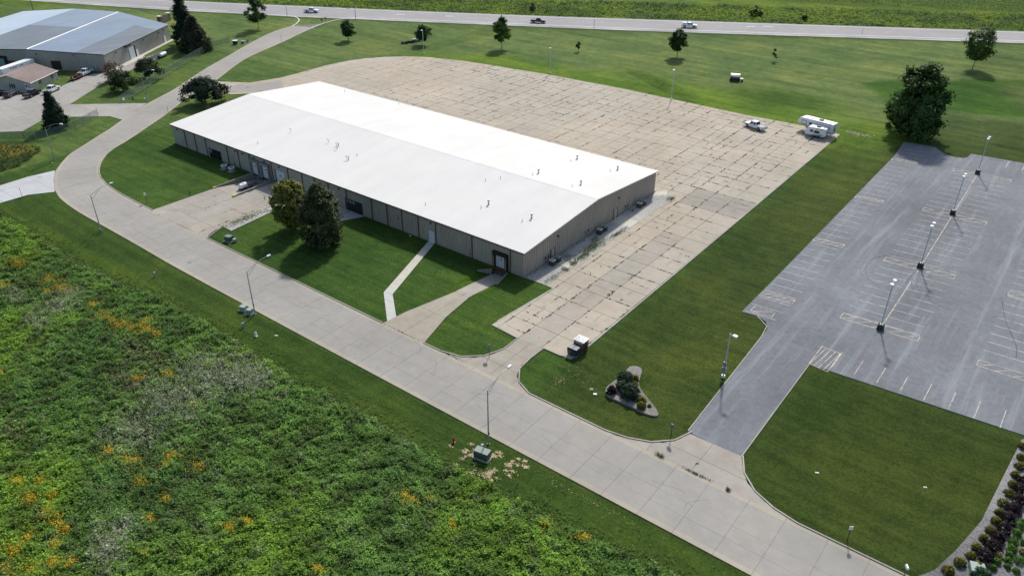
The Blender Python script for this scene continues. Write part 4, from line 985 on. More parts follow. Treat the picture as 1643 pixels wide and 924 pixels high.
    if rack:
        m = MB()
        for xx in (x3-.1, x1-.2):
            for s in (1, -1): m.tube((xx, s*.8, 1.2), (xx, s*.8, 2.25), .03, n=6)
            m.tube((xx, -.8, 2.25), (xx, .8, 2.25), .03, n=6)
        m.build('ladder_rack', M['trim'], t)
    wheel_set(t, L, wb, 2*W-.12, r)
    return t
HR = R(28)
car('pickup', -203.3, 121.6, R(31), 'carwhite', 'white pickup driving on the highway at the turning by the top of the street', 'pickup truck', 'pickups on the highway', z=.05)
car('pickup', -117.2, 163.6, R(28), 'carblack', 'black pickup driving on the highway', 'pickup truck', 'pickups on the highway', z=.05)
car('pickup', -66.4, 192.5, R(28), 'carwhite', 'white pickup with covered bed on the highway, farthest right of the moving vehicles', 'pickup truck', 'pickups on the highway', z=.05, cap=True, rack=True)
car('pickup', .3, 97.6, R(163), 'carwhite', 'white pickup parked alone on the old concrete near the two campers', 'pickup truck', z=.03)
UR = math.atan2(ud.y, ud.x)
car('pickup', -174.5, 1.7, UR, 'carwhite', 'white pickup parked beside the small office, behind the pointed evergreen', 'pickup truck', 'vehicles by the office')
car('pickup', -175.0, -3.6, UR, 'carblack', 'black pickup parked at the corner of the small office', 'pickup truck', 'vehicles by the office')
car('suv', -179.6, -7.4, UR, 'carnavy', 'dark blue-grey car parked under the triple windows of the small office', 'car', 'vehicles by the office')
car('suv', -183.0, -9.6, UR, 'carblack', 'black car parked at the left edge beside the dark blue-grey one', 'car', 'vehicles by the office')
car('sedan', -157.2, -22.3, R(118), 'carred', 'dark red car partly in view at the left edge', 'car')
ft = car('pickup', -184.9, 17.0, UR, 'carwhite', 'white pickup at the near wall of the big grey building, behind a loaded trailer', 'pickup truck')
def flatbed():
    t = empty('flatbed_trailer', (-182.3, 12.7, 0), UR, 'rusty flatbed trailer with dark load standing in front of the grey building', 'trailer')
    MB().box(-2.6, 2.4, -1.05, 1.05, .6, .74).build('deck', M['wood'], t); MB().tube((2.4, 0, .6), (3.6, 0, .55), .06).build('tow_bar', M['trim'], t)
    for s in (1, -1):
        for xx in (-.5, .4): MB().tube((xx, s*1.0, .34), (xx, s*1.2, .34), .34, .34, 14).build('wheel', M['tyre'], t)
        MB().cbox(-.05, s*1.1, .72, 2.0, .3, .06).build('fender', M['rust'], t)
    l = MB(); rr = random.Random(4)
    for i in range(9): l.cbox(rr.uniform(-2.2, 2.0), rr.uniform(-.7, .7), .74+.3, rr.uniform(.4, .9), rr.uniform(.3, .7), rr.uniform(.4, .9), rr.uniform(0, 1), .9)
    l.build('load', M['rust'], t)
    for i in range(5): MB().tube((-2.4+i*1.1, -1.02, .7), (-2.4+i*1.1, -1.02, 1.3), .03, n=5).build('stake', M['rust'], t)
flatbed()
# box trailer behind the office
t = empty('semi_trailer', (-199.5, 3.2, 0), UR-R(8), 'white box trailer with worn green lettering standing behind the small office', 'trailer')
MB().box(-6.5, 6.5, -1.25, 1.25, 1.1, 3.9).build('box', M['whitepaint'], t, bevel=.04); MB().box(-6.4, 6.4, -1.0, 1.0, .95, 1.098).build('frame', M['gray'], t)
for s in (1, -1):
    for xx in (-5.2, -4.0): MB().tube((xx, s*.85, .5), (xx, s*1.2, .5), .5, .5, 16).build('wheel', M['tyre'], t)
    MB().box(3.6, 3.8, s*.7-.08, s*.7+.08, 0, 1.0).build('landing_leg', M['gray'], t)
m = MB()
for i, w in enumerate((.5, .3, .45, .5, .25, .0, .4, .5, .3)): m.box(-3.4+i*.62, -3.4+i*.62+w*.8, -1.262, -1.252, 3.1, 3.1+.42-.1*(i % 2))
m.build('lettering', M['green'], t)

# campers
def camper(x, y, rz, L, H, label, fifth):
    t = empty('fifth_wheel_camper' if fifth else 'travel_trailer', (x, y, .03), rz, label, 'camper'); W = 1.25
    f, b = L/2, -L/2; z0 = .75 if fifth else .5
    if fifth: prof = [(b, z0), (f-2.6, z0), (f-2.4, 1.75), (f-.5, 1.75), (f-.05, 2.1), (f, 2.5), (f-.45, H-.25), (f-1.1, H), (b+.1, H-.05), (b, H-.3)]
    else: prof = [(b, z0+.25), (b+.5, z0), (f-.3, z0), (f, z0+.5), (f-.12, 1.7), (f-.75, H-.05), (b+.15, H), (b, H-.2)]
    MB().xprism(prof, -W, W).build('body', M['carwhite'], t, bevel=.07)
    MB().box(b+.12, f-1.15, -W+.06, W-.06, H-.03, H+.025).build('roof', M['whitepaint'], t)
    MB().cbox(-.9 if fifth else -.35, 0, H+.16, 1.0, .8, .3, 0, .85).build('air_conditioner', M['trim'], t)
    for xx in ((2.6, 1.2, -3.6) if fifth else (-1.9,)): MB().cbox(xx, .3, H+.07, .42, .42, .1).build('roof_vent', M['gray'], t)
    wins = [(-3.4, .9, 2.0, 2.6), (-1.2, 1.3, 1.95, 2.6), (1.2, .8, 2.0, 2.6)] if fifth else [(.95, .7, 1.35, 1.9)]
    for s in (1, -1):
        for wx, ww, wa, wb2 in wins: MB().box(wx-ww/2, wx+ww/2, *sorted((s*W, s*(W+.02))), wa, wb2).build('window', M['glass'], t)
        if not fifth:
            m = MB(); n = 18; V = [(-.35+.75*math.cos(2*PI*i/n), s*(W+.018), 1.5+.38*math.sin(2*PI*i/n)) for i in range(n)]; m._add(V, [tuple(range(n))]); m.build('window', M['glass'], t)
            MB().box(-1.9, -.9, *sorted((s*W, s*(W+.016))), .85, 1.05).build('stripe', M['bluegrey'], t)
        else:
            m = MB(); V = [(b+.2, s*(W+.012), 1.1), (f-2.8, s*(W+.012), 1.1), (f-1.2, s*(W+.012), 1.95), (f-1.3, s*(W+.012), 2.2), (f-3.2, s*(W+.012), 1.4), (b+.2, s*(W+.012), 1.3)]; m._add(V, [tuple(range(6))]); m.build('stripe', M['bluegrey'], t)
            MB().box(f-2.5, f-1.2, *sorted((s*W, s*(W+.03))), 1.82, 2.75).build('hatch_frame', M['trim'], t); MB().box(f-2.4, f-1.3, *sorted((s*(W+.031), s*(W+.045))), 1.92, 2.65).build('hatch', M['palegreen'] if False else M['whitepaint'], t)
        MB().tube((b+.6, s*(W+.05), H-.12), (b+L*.5, s*(W+.05), H-.12), .07).build('awning', M['trim'], t)
        for xx in ((-1.6, -.6) if fifth else (-.9, -.05)): MB().tube((xx, s*(W-.25), .36), (xx, s*(W+.01), .36), .36, .36, 14).build('wheel', M['tyre'], t)
    MB().cbox(b-.01, .3, 1.9 if fifth else 1.5, .03, .7, .6).build('window', M['glass'], t)
    MB().box(-2.2 if fifth else -1.4, 0 if fifth else .6, -W-.012, W+.012, z0-.04, z0+.30).build('skirt', M['gray'], t)
    if fifth:
        for s in (1, -1): MB().box(f-3.1, f-2.95, s*.9-.06, s*.9+.06, 0, .8).build('landing_leg', M['gray'], t)
        MB().box(f-1.6, f-1.3, -.2, .2, 1.3, 1.8).build('king_pin', M['trim'], t)
        m = MB()
        for s in (.55, .95): m.tube((b-.1, s, .9), (b-.1, s, H), .025, n=5)
        for i in range(7): m.tube((b-.1, .55, 1+i*.33), (b-.1, .95, 1+i*.33), .02, n=5)
        m.build('ladder', M['chrome'], t)
    else:
        MB().tube((f-.3, .6, .5), (f+1.0, 0, .5), .05).tube((f-.3, -.6, .5), (f+1.0, 0, .5), .05).tube((f+.8, 0, 0), (f+.8, 0, .7), .04).build('tow_bar', M['trim'], t); MB().lathe([(.16, .55), (.18, .6), (.18, 1.0), (.1, 1.1)], 12, f+.35, 0).build('gas_bottle', M['cream'], t)
camper(13.7, 104.1, R(171), 9.6, 3.35, 'long white fifth-wheel camper with raised nose parked at the corner of the old concrete', True)
camper(14.7, 101.3, R(182), 5.1, 2.5, 'short white travel trailer with round dark window, in front of the long camper', False)

# tank by the dock, barrels
t = empty('tank_trailer', (-71.2, -6.2, -.45), R(95), 'white plastic tank standing on a dark frame in the loading ramp', 'tank')
MB().tube((-.9, 0, .95), (.7, 0, .95), .55, .55, 18).build('tank', M['whitepaint'], t, smooth=False); MB().cbox(-.1, 0, 1.52, .4, .4, .12).build('tank_lid', M['cream'], t)
MB().box(-1.1, 3.6, -.55, .55, .25, .38).build('frame', M['trim'], t)
for s in (1, -1): MB().tube((1.6, s*.55, .28), (1.6, s*.75, .28), .28, .28, 12).build('wheel', M['tyre'], t)
t = empty('scrap_pile', (-70.3, -1.8, -.95), 0, 'grey boards and scrap heaped at the foot of the right-hand dock', 'scrap heap')
rr = random.Random(9)
for i in range(9): MB().cbox(rr.uniform(-1.2, 1.2), rr.uniform(-.9, .9), .1+i*.06, rr.uniform(.8, 1.8), .2, .06, rr.uniform(0, 3)).build('board', M[('gray', 'wood', 'palegreen')[i % 3]], t)
for i, (px, py) in enumerate(((425, 320.5), (432.5, 323), (436, 313))):
    x, y = at(px, py); o = MB().tube((0, 0, 0), (0, 0, .95), .05, n=8).lathe([(.09, 0), (.09, .05)], 8).build('bollard', M['rust'], loc=(x, y, .03))
    tag(o, ('thin rusty post, leftmost of three beside the yellow-green tree', 'thin rusty post, nearest the lawn of three beside the yellow-green tree', 'thin rusty post, closest to the warehouse of three beside the yellow-green tree')[i], 'post', 'posts on the dock apron')

# dumpster
t = empty('dumpster', (19.35, -13.0, .03), 0, 'dark blue rubbish container at the corner of the concrete drive', 'dumpster')
MB()._add([(-.75, -1.15, .1), (.75, -1.15, .1), (.8, .1, .1), (-.8, .1, .1), (-.8, -1.25, 1.2), (.8, -1.25, 1.2), (.8, .15, 1.2), (-.8, .15, 1.2)], [(0,3,2,1),(0,1,5,4),(1,2,6,5),(2,3,7,6),(3,0,4,7)]).build('bin', M['carnavy'], t)
for i in range(2): MB().cbox(-.4+i*.8, -.5, 1.24, .74, 1.25, .05, 0, .97).build('lid', M['gray'], t)
for s in (-1, 1): MB().cbox(s*.86, -.5, .8, .1, .9, .12).build('lift_pocket', M['trim'], t)
t = empty('pallet_crate', (19.4, -11.9, .03), 0, 'tall dark crate with white slatted top behind the blue container', 'crate')
for a, b in ((-.8, -.7), (.7, .8)):
    for c, d in ((-.65, -.55), (.75, .85)): MB().box(a, b, c, d, 0, 1.75).build('post', M['wood'], t)
for k in range(5):
    z = .1+k*.36; MB().box(-.82, .82, -.68, -.655, z, z+.2).build('slat', M['wood'], t); MB().box(.805, .83, -.65, .85, z, z+.2).build('slat', M['rust'], t); MB().box(-.83, -.805, -.65, .85, z, z+.2).build('slat', M['wood'], t)
MB().box(-.68, .68, -.53, .73, .02, 1.3).build('load', M['trim'], t)
for i in range(8): x = -.82+i*.235; MB().box(x, x+.1, -.7, .88, 1.77, 1.83).build('top_slat', M['whitepaint'], t)
for i in range(5): y = -.7+i*.38; MB().box(-.84, .86, y, y+.08, 1.74, 1.768).build('top_slat', M['whitepaint'], t)

# ================================================================ LAMPS, SIGNS, UTILITIES
def cobra(x, y, dirv, H, label, arm=4.0, dbl=True):
    t = empty('street_lamp', (x, y, gz(x, y) if abs(y) < 1e9 else 0), 0, label, 'street lamp', 'street lamps along the road')
    MB().lathe([(.22, 0), (.22, .12)], 10).build('base', M['dark_conc'], t)
    MB().tube((0, 0, .1), (0, 0, H), .10, .06, 10).build('pole', M['gsteel'], t)
    d = Vector(dirv).normalized(); p = lambda s, z: (d.x*s, d.y*s, z)
    m = MB(); m.path([p(0, H-.1), p(arm*.35, H+.55), p(arm*.7, H+.95), p(arm, H+1.02)], .035, .03, 6); m.path([p(0, H-.9), p(arm*.25, H-.1), p(arm*.5, H+.66)], .03, .025, 6); m.tube(p(arm*.28, H+.03), p(arm*.3, H+.42), .02, n=5)
    m.build('arm', M['galv'], t)
    MB().cbox(*p(arm+.3, H+1.02), .78, .32, .17, math.atan2(d.y, d.x), .8).build('lamp_head', M['whitepaint'], t)
    MB().cbox(.12, -.05, 1.9, .14, .12, .3).build('meter_box', M['trim'], t)
cobra(21.7, -36.2, (0, 1), 8.6, 'street lamp by the large green transformer, its arm over the road'); cobra(-26.9, -35.7, (0, 1), 7.8, 'street lamp beside two small green boxes, its arm over the road')
cobra(-75.3, -35.6, (.0, 1), 7.4, 'street lamp standing where the road starts to bend, opposite the big lawn'); cobra(-119.1, -23.6, (.85, .5), 8.0, 'street lamp on the outside of the bend near the pale driveway')
cobra(-145.7, 14.7, (.85, .5), 7.6, 'street lamp by the end of the green fence, in front of the two small trees', 3.6)
x, y = at(461, 27); cobra(x, y, (-.3, .9), 8.5, 'street lamp on the grass tip where road and highway meet', 3)
x, y = at(571, 32); t = empty('utility_pole', (x, y, 0), 0, 'bare dark pole on the near edge of the highway', 'pole'); MB().tube((0, 0, 0), (0, 0, 7.5), .12, .08, 8).build('shaft', M['bluegrey'], t); MB().tube((-.5, 0, 7.2), (.5, 0, 7.2), .04).build('crossarm', M['gray'], t)

def yard_lamp(x, y, H, heads, label, base, group, col='palepole', boxes=False, z=0):
    t = empty('parking_lamp', (x, y, z), 0, label, 'parking lot lamp', group); b0 = 0
    if base == 'block': MB().cbox(0, 0, .45, .95, .95, .9, 0, .92).build('concrete_base', M['black'] if False else M['base_dark'], t, bevel=.03); MB().lathe([(.25, .9), (.25, .96)], 10).build('base_plate', M['cream'], t); b0 = .9
    else: MB().lathe([(.3, 0), (.3, .35), (.26, .4)], 14).build('concrete_base', M['cream'], t); b0 = .4
    MB().cbox(0, 0, (b0+H)/2, .15, .15, H-b0).build('pole', M[col], t)
    for hx, hy in heads:
        a = math.atan2(hy, hx); L = math.hypot(hx, hy)
        MB().tube((0, 0, H-.12), (hx*.8, hy*.8, H-.1), .04, n=6).build('arm', M[col], t); MB().cbox(hx, hy, H-.05, .66, .5, .2, a, .9).build('lamp_head', M['whitepaint'], t)
    if boxes:
        MB().cbox(0, -.14, 2.3, .42, .22, .8).cbox(0, -.14, 1.4, .55, .24, .8).build('meter_box', M['bluegrey'], t); MB().tube((.1, -.1, .4), (.1, -.1, 1.0), .05).build('conduit', M['gsteel'], t)
M['base_dark'] = worn('dark_base', (.055, .057, .06), attr=False, amt=.3)
for i, (px, py) in enumerate(((1412, 528), (1476, 429), (1528, 344), (1568, 279))):
    x, y = at(px, py); yard_lamp(x, y, 8.4, ((0, -.75), (0, .75)), 'twin-headed lamp on dark block in the car park, '+('nearest the dark lawn', 'second from the dark lawn', 'third from the dark lawn', 'farthest from the dark lawn')[i], 'block', 'twin lamps in the car park')
x, y = at(1160, 605); yard_lamp(x, y, 7.4, ((.75, -.1),), 'single-headed lamp with meter boxes beside the asphalt drive', 'round', None, boxes=True)
for px, py, H, w in ((680, 86, 8.0, 'leftmost, in front of a small round tree'), (883, 118, 8.0, 'middle one'), (1077, 160, 8.6, 'right one, beside the grassy channel')):
    x, y = at(px, py); yard_lamp(x, y, H, ((.1, -.5),), 'thin pale lamp behind the old yard, '+w, 'round', 'thin lamps behind the yard', z=gz(x, y))

def gbox(x, y, w, d, h, label, mat='green', rz=0, pad=True, name='transformer', cat='utility box', lid=True, group=None):
    t = empty(name, (x, y, gz(x, y)), rz, label, cat, group)
    if pad: MB().cbox(0, 0, .05, w*1.2, d*1.2, .16).build('pad', M['kerb'], t)
    MB().xprism([(-w/2, .1), (w/2, .1), (w/2, h*.85), (w*.40, h), (-w/2, h)], -d/2, d/2).build('cabinet', M[mat], t, bevel=.02)
    MB().cbox(w/2+.012, 0, h*.45, .02, d*.8, h*.6).build('door', M[mat], t)
    if lid: MB().cbox(-w*.03, 0, h+.02, w*.92, d*1.02, .05).build('lid', M['lidgreen'] if mat == 'green' else M['palegreen'], t)
gbox(22.6, -38.5, 1.15, 1.9, 1.1, 'large dark green transformer cabinet on its slab among patches of straw', rz=R(-80))
gbox(21.6, -37.3, .35, .35, .7, 'small pale pedestal between the large green cabinet and the lamp', 'palegreen', pad=False, name='pedestal', lid=False)
x, y = at(368, 386); gbox(x, y, 1.1, 1.3, 1.0, 'dark green cabinet at the kerb corner by the dock apron', rz=R(-75), name='transformer')
x, y = at(377, 388); gbox(x, y, .6, .6, .65, 'small bluish box right of the dark green cabinet on the kerb corner', 'bluegrey', name='pedestal', pad=False)
x, y = at(391, 497); gbox(x, y, .9, 1.0, .75, 'pale green cover, left of the pair by a street lamp', 'palegreen', rz=R(-70))
x, y = at(401, 503); gbox(x, y, .8, .8, .85, 'dark blue-green cabinet right of the pale cover by a street lamp', 'bluegrey', rz=R(-70))
x, y = at(378, 71); gbox(x, y, 1.5, 1.5, 1.3, 'dark cabinet with white top at the far verge, left of three', 'trim', rz=R(40)); MB().cbox(x, y, gz(x, y)+1.39, 1.6, 1.6, .06, R(40)).build('cover', M['whitepaint'], None); bpy.data.objects['cover'].parent = [o for o in C.objects if o.get('label', '').startswith('dark cabinet with white')][0]; bpy.data.objects['cover'].location = (-x, -y, -gz(x, y))
c_ = bpy.data.objects['cover']; c_.matrix_parent_inverse = c_.parent.matrix_world.inverted() if False else c_.matrix_parent_inverse
bpy.data.objects.remove(c_)
t_ = [o for o in C.objects if o.get('label', '').startswith('dark cabinet with white')][0]; MB().cbox(0, 0, 1.4, 1.6, 1.6, .06).build('cover', M['whitepaint'], t_)
x, y = at(390, 70); gbox(x, y, 1.2, 1.0, .9, 'grey cabinet at the far verge, middle of three', 'gray', rz=R(40)); x, y = at(398, 67); gbox(x, y, .6, .6, 1.1, 'slim pale box at the far verge, right of three', 'palegreen', name='pedestal', lid=False)
for px, py, lb, mt, h in ((391, 525, 'small blue-grey pedestal on the verge above the white hydrant', 'bluegrey', .8), (249, 443, 'pale blue pedestal alone on the verge beside the meadow', 'palegreen', .8), (85, 266, 'pale pedestal by the foot of the lamp at the pale driveway', 'palegreen', .7), (54, 273, 'small grey pedestal on the grass left of the pale driveway lamp', 'gray', .5), (162, 373, 'dark pedestal at the foot of the lamp where the road bends', 'gray', .8), (233, 160, 'white marker by the foot of the lamp at the fence end', 'whitepaint', .5), (546/10.27+160, 82+800/10.27, 'dark stub on the grass before the fence end', 'trim', .6)):
    x, y = at(px, py); t = empty('pedestal', (x, y, gz(x, y)), .3, lb, 'utility pedestal'); MB().cbox(0, 0, h/2, .28, .28, h, 0, .9).build('casing', M[mt], t); MB().cbox(0, 0, h+.03, .30, .30, .06).build('cap', M[mt], t)
def hydrant(x, y, mat, label):
    t = empty('fire_hydrant', (x, y, gz(x, y)), .4, label, 'fire hydrant')
    MB().lathe([(.22, 0), (.22, .08), (.13, .1), (.13, .6), (.17, .62), (.17, .66), (.14, .72), (.09, .82), (.03, .88)], 12).build('barrel', M[mat], t, smooth=False)
    for s in (1, -1): MB().tube((0, 0, .48), (s*.25, 0, .48), .065, n=8).build('nozzle', M[mat], t)
    MB().tube((0, 0, .4), (0, -.24, .4), .085, n=8).build('nozzle', M[mat], t)
hydrant(*at(411, 539), 'whitepaint', 'white hydrant on the verge below the second street lamp'); hydrant(*at(728, 709), 'redp', 'red-brown hydrant on the verge left of the large transformer')
def post(px, py, h, mat, label, name='marker_post', w=.09):
    x, y = at(px, py); t = empty(name, (x, y, gz(x, y)), 0, label, 'post'); MB().cbox(0, 0, h/2, w, w*.6, h).build('shaft', M[mat], t); MB().cbox(0, 0, h+.03, w*1.3, w, .06).build('cap', M[mat], t)
post(831, 774, 1.3, 'yellow', 'slim yellow marker post in the verge right of the straw patches'); post(153, 209, 1.6, 'yellow', 'yellow marker post beside the green fence near the bend'); post(115, 226, .9, 'whitepaint', 'short white marker on the grass below the pointed evergreen')
post(36, 317, 2.2, 'trim', 'dark leaning post on the near side of the pale driveway'); post(305, 313, .8, 'trim', 'low dark stub in the lawn beside the dock apron', w=.14)
post(270, 180, 1.4, 'trim', 'dark thin post at the lawn edge left of the spreading evergreen'); post(953, 50, 4.5, 'bluegrey', 'thin pole on the near edge of the highway', w=.12); post(452, 68, 2.4, 'gray', 'grey thin post at the verge of the upper road'); post(1383, 55, 1.8, 'trim', 'thin post at the highway far right')
def sign(px, py, h, shape, size, face, label, ang, mat='sign_back', pole='trim'):
    x, y = at(px, py); t = empty('road_sign', (x, y, gz(x, y)), ang, label, 'sign'); MB().cbox(0, 0, h/2, .07, .05, h).build('post', M[pole], t)
    n = {'oct': 8, 'sq': 4, 'dia': 4}[shape]; a0 = {'oct': PI/8, 'sq': PI/4, 'dia': 0}[shape]; rr_ = size/2/math.cos(PI/n) if shape != 'dia' else size/2
    for nm, off, mt in (('sign_face', -.05, face), ('sign_back', .0, mat)):
        V = [(rr_*math.cos(a0+2*PI*i/n)*(1 if shape != 'sq' else .8), off+d, h-size/2+rr_*math.sin(a0+2*PI*i/n)) for d in (-.012, .012) for i in range(n)]
        MB()._add(V, [tuple(range(n)), tuple(range(n, 2*n))[::-1]]+[(i, n+i, n+(i+1) % n, (i+1) % n) for i in range(n)]).build(nm, M[mt], t)
    return t
def text(t, s, size, loc, rot, mat):
    cu = bpy.data.curves.new('lettering', 'FONT'); cu.body = s; cu.size = size; cu.align_x = 'CENTER'; cu.align_y = 'CENTER'; cu.extrude = .004; cu.materials.append(M[mat])
    o = bpy.data.objects.new('lettering', cu); C.objects.link(o); o.parent = t; o.location = loc; o.rotation_euler = rot
sign(785, 573, 2.3, 'oct', .75, 'redp', 'stop sign seen from behind at the mouth of the concrete drive', PI)
sign(1076, 703, 2.4, 'oct', .75, 'redp', 'stop sign seen from behind at the mouth of the asphalt drive', PI-.3)
sign(236, 325, 2.2, 'sq', .6, 'whitepaint', 'small white sign on the lawn left of the dock apron', R(20), 'whitepaint'); sign(1359, 867, 2.3, 'sq', .5, 'whitepaint', 'small white sign on a black post in the dark lawn at the lower right', R(38), 'whitepaint')
sign(517, 41, 2.6, 'oct', .9, 'redp', 'dark sign, left of two at the top of the road by the highway', R(20)); sign(523, 39, 2.6, 'sq', .8, 'gray', 'dark sign, right of two at the top of the road by the highway', R(20))
x_, y_ = at(562, 12); sign(562, 13, 2.8, 'dia', 1.6, 'yellow', 'yellow diamond warning sign beyond the highway', R(45), 'yellow')
x, y = at(1451, 921); t = empty('letter_box', (x, y, 0), R(30), 'white mailbox by the kerb at the bottom edge beside the gravel bed', 'mailbox'); MB().tube((0, 0, 0), (0, 0, 1.0), .05).build('post', M['wood'], t); MB().xprism([(-.13, 1.0), (.13, 1.0), (.13, 1.2), (.07, 1.3), (-.07, 1.3), (-.13, 1.2)], -.27, .27).build('box', M['whitepaint'], t)
x, y = at(1567, 917); gbox(x, y, 1.5, 1.3, .9, 'teal cabinet in the gravel bed at the bottom edge', 'palegreen', rz=R(20))
for px, py, lb in ((636, 470, ''),):
    pass
def plate(px, py, w, d, mat, label, name='access_cover', rz=.5, z=.03, cat='cover'):
    x, y = at(px, py); t = empty(name, (x, y, max(gz(x, y), 0) if z > .05 else gz(x, y)), rz, label, cat); MB().cbox(0, 0, z, w, d, .08).build('plate', M[mat], t, bevel=.02); MB().cbox(0, 0, z+.045, w*.6, d*.6, .012).build('hatch', M[mat], t)
plate(955, 630, .5, .35, 'cream', 'pale rectangular plate in the grass left of the shrub island'); plate(949, 622, .5, .45, 'dark_conc', 'round grey cover in the grass left of the shrub island'); plate(443, 538, .5, .22, 'cream', 'pale strip lying in the verge right of the white hydrant')
plate(1312, 754, .45, .2, 'cream', 'small pale scrap in the dark lawn, nearer the asphalt drive', name='litter', cat='scrap'); plate(1486, 777, .4, .2, 'cream', 'small pale scrap in the dark lawn, nearer the gravel bed', name='litter', cat='scrap'); plate(658, 375+3, .35, .3, 'whitepaint', 'white piece lying at the foot of the warehouse wall left of the blue door', name='litter', cat='scrap')
for px, py, lb in ((604/4.1+0, 421, ''),):
    pass
x, y = at(304, 421); o = MB().lathe([(.36, .03), (.36, .042)], 16, x, y).build('manhole_cover', M['gray']); tag(o, 'dark manhole cover in the road by the second street lamp', 'manhole cover')
x, y = at(429, 72); 
# utility cart on the field, implement, monument sign, gas tank
x, y = at(1179, 128); t = empty('utility_cart', (x, y, gz(x, y)), R(20), 'small dark cart with white roof standing on the field', 'cart')
MB().cbox(0, 0, .8, 2.6, 1.5, 1.1).build('body', M['trim'], t, bevel=.05); MB().cbox(0, 0, 2.0, 2.8, 1.7, .1).build('roof', M['whitepaint'], t); MB().cbox(2.0, -.2, .7, .9, .9, .5).build('hood', M['cream'], t); MB().cbox(0, -.76, 1.2, 1.6, .03, .4).build('window', M['gray'], t)
for a in (-1.2, 1.2):
    for b in (-.7, .7): MB().tube((a, b, 1.3), (a, b, 1.96), .04).build('post', M['trim'], t)
    for s in (-.8, .8): MB().tube((a, s-.1, .35), (a, s+.1, .35), .35, n=12).build('wheel', M['tyre'], t)
for s in (-.6, .6): MB().tube((2.2, s-.1, .3), (2.2, s+.1, .3), .3, n=12).build('wheel', M['tyre'], t)
x, y = at(660, 66); t = empty('farm_implement', (x, y, gz(x, y)), R(75), 'low dark implement with pale panels lying in the grass under a small tree', 'implement')
MB().box(-4, 4, -.12, .12, .5, .7).build('beam', M['trim'], t)
for i in range(7): MB().cbox(-3.5+i*1.1, .3*(-1)**i, .45, .5, 1.3, .8, .3*i, .7).build('gang', M['trim'] if i < 5 else M['gray'], t)
MB().cbox(1.2, 0, 1.0, 1.6, .5, .3).build('panel', M['cream'], t); MB().cbox(4.2, 0, .9, .8, .7, .7).build('hopper', M['cream'], t)
x, y = at(264, 34); t = empty('monument_sign', (x, y, gz(x, y)), R(118), 'brown stone monument with two pale-topped pillars near the highway', 'monument')
MB().box(-2.6, 2.6, -.5, .5, 0, 2.6).build('panel', M['dark_conc'], t); MB().box(-2.8, 2.8, -.7, .7, -.2, .6).build('plinth', M['brick'], t)
for s in (-1, 1): MB().box(s*3.2-.6, s*3.2+.6, -.6, .6, -.2, 2.7).build('pillar', M['brick'], t); MB().box(s*3.2-.8, s*3.2+.8, -.8, .8, 2.7, 3.0).build('cap', M['cream'], t)
MB().tube((-1.9, 0, 2.6), (1.9, 0, 2.6), .5, .5, 12).build('crest', M['brick'], t)
x, y = at(262, 92); t = empty('gas_tank', (x, y, 0), R(118), 'white propane tank on the grass beside the grey building', 'gas tank')
MB().tube((-1.5, 0, .95), (1.5, 0, .95), .6, .6, 18).tube((1.5, 0, .95), (1.8, 0, .95), .6, .25, 18).tube((-1.8, 0, .95), (-1.5, 0, .95), .25, .6, 18).build('tank', M['whitepaint'], t); MB().lathe([(.2, 1.5), (.2, 1.75)], 12).build('dome', M['whitepaint'], t)
for a in (-1, 1): MB().cbox(a, 0, .25, .3, 1.0, .5).build('saddle', M['trim'], t)
MB().cbox(-2.3, .2, .5, .5, .6, 1.0).build('regulator_box', M['trim'], t)
# pole beyond the grey roof and its wires
x, y = at(53, 16); t = empty('utility_pole', (x, y, 0), 0, 'dark wooden pole behind the big grey roof, carrying wires', 'pole'); MB().tube((0, 0, 0), (0, 0, 9), .16, .11, 8).build('shaft', M['wood'], t); MB().tube((-1, .5, 8.5), (1, -.5, 8.5), .07).build('crossarm', M['wood'], t)
m = MB()
for s in (-1, 1): m.path([(s, -s*.5, 8.5), (-35+s, -30-s*.5, 7.2), (-80+s, -66-s*.5, 8.4)], .03, n=4); m.path([(s, -s*.5, 8.5), (28+s, 42-s*.5, 7.3), (50+s, 80-s*.5, 8.5)], .03, n=4)
m.build('wire', M['whitepaint'], t)

# chain-link fences with green privacy slats
def fence(pts, H, label, extra=None):
    t = empty('chain_link_fence', (pts[0][0], pts[0][1], 0), 0, label, 'fence'); o = Vector(pts[0]); sl = MB(); rl = MB(); k = 0; rr = random.Random(3)
    for a, b in zip(pts[:-1], pts[1:]):
        a = Vector(a)-o; b = Vector(b)-o; L = (b-a).length; d = (b-a)/L; n = max(1, round(L/3.0))
        for i in range(n+1):
            p = a+d*L*i/n; MB().tube((p.x, p.y, -.2), (p.x, p.y, H+.12), .04, n=6).build('post', M['gsteel'], t)
        rl.tube((a.x, a.y, H), (b.x, b.y, H), .022, n=5); rl.tube((a.x, a.y, .1), (b.x, b.y, .1), .02, n=4)
        ns = int(L/.14)
        for i in range(ns):
            p = a+d*(i+.5)*L/ns; w = .062; q = d*w/2
            sl._add([(p.x-q.x, p.y-q.y, .12), (p.x+q.x, p.y+q.y, .12), (p.x+q.x, p.y+q.y, H-.03), (p.x-q.x, p.y-q.y, H-.03)], [(0, 1, 2, 3)])
    rl.build('rail', M['fence_rail'], t); sl.build('privacy_slats', M['fence'], t, kind='stuff'); return t
f_ = fence(ats((193, 167), (250, 130), (300, 100), (340, 77), (369, 69)), 2.0, 'green slatted chain-link fence running from the neighbour entrance up beside the tall dark evergreens')
MB().cbox(.7, .9, 1.3, .9, .04, .7, R(118)).build('notice', M['whitepaint'], f_)
fence(ats((158, 186), (146, 193), (122, 206), (100, 214), (75, 221), (40, 224), (-60, 226)), 1.9, 'green slatted chain-link fence below the pointed evergreen, reaching the left edge')

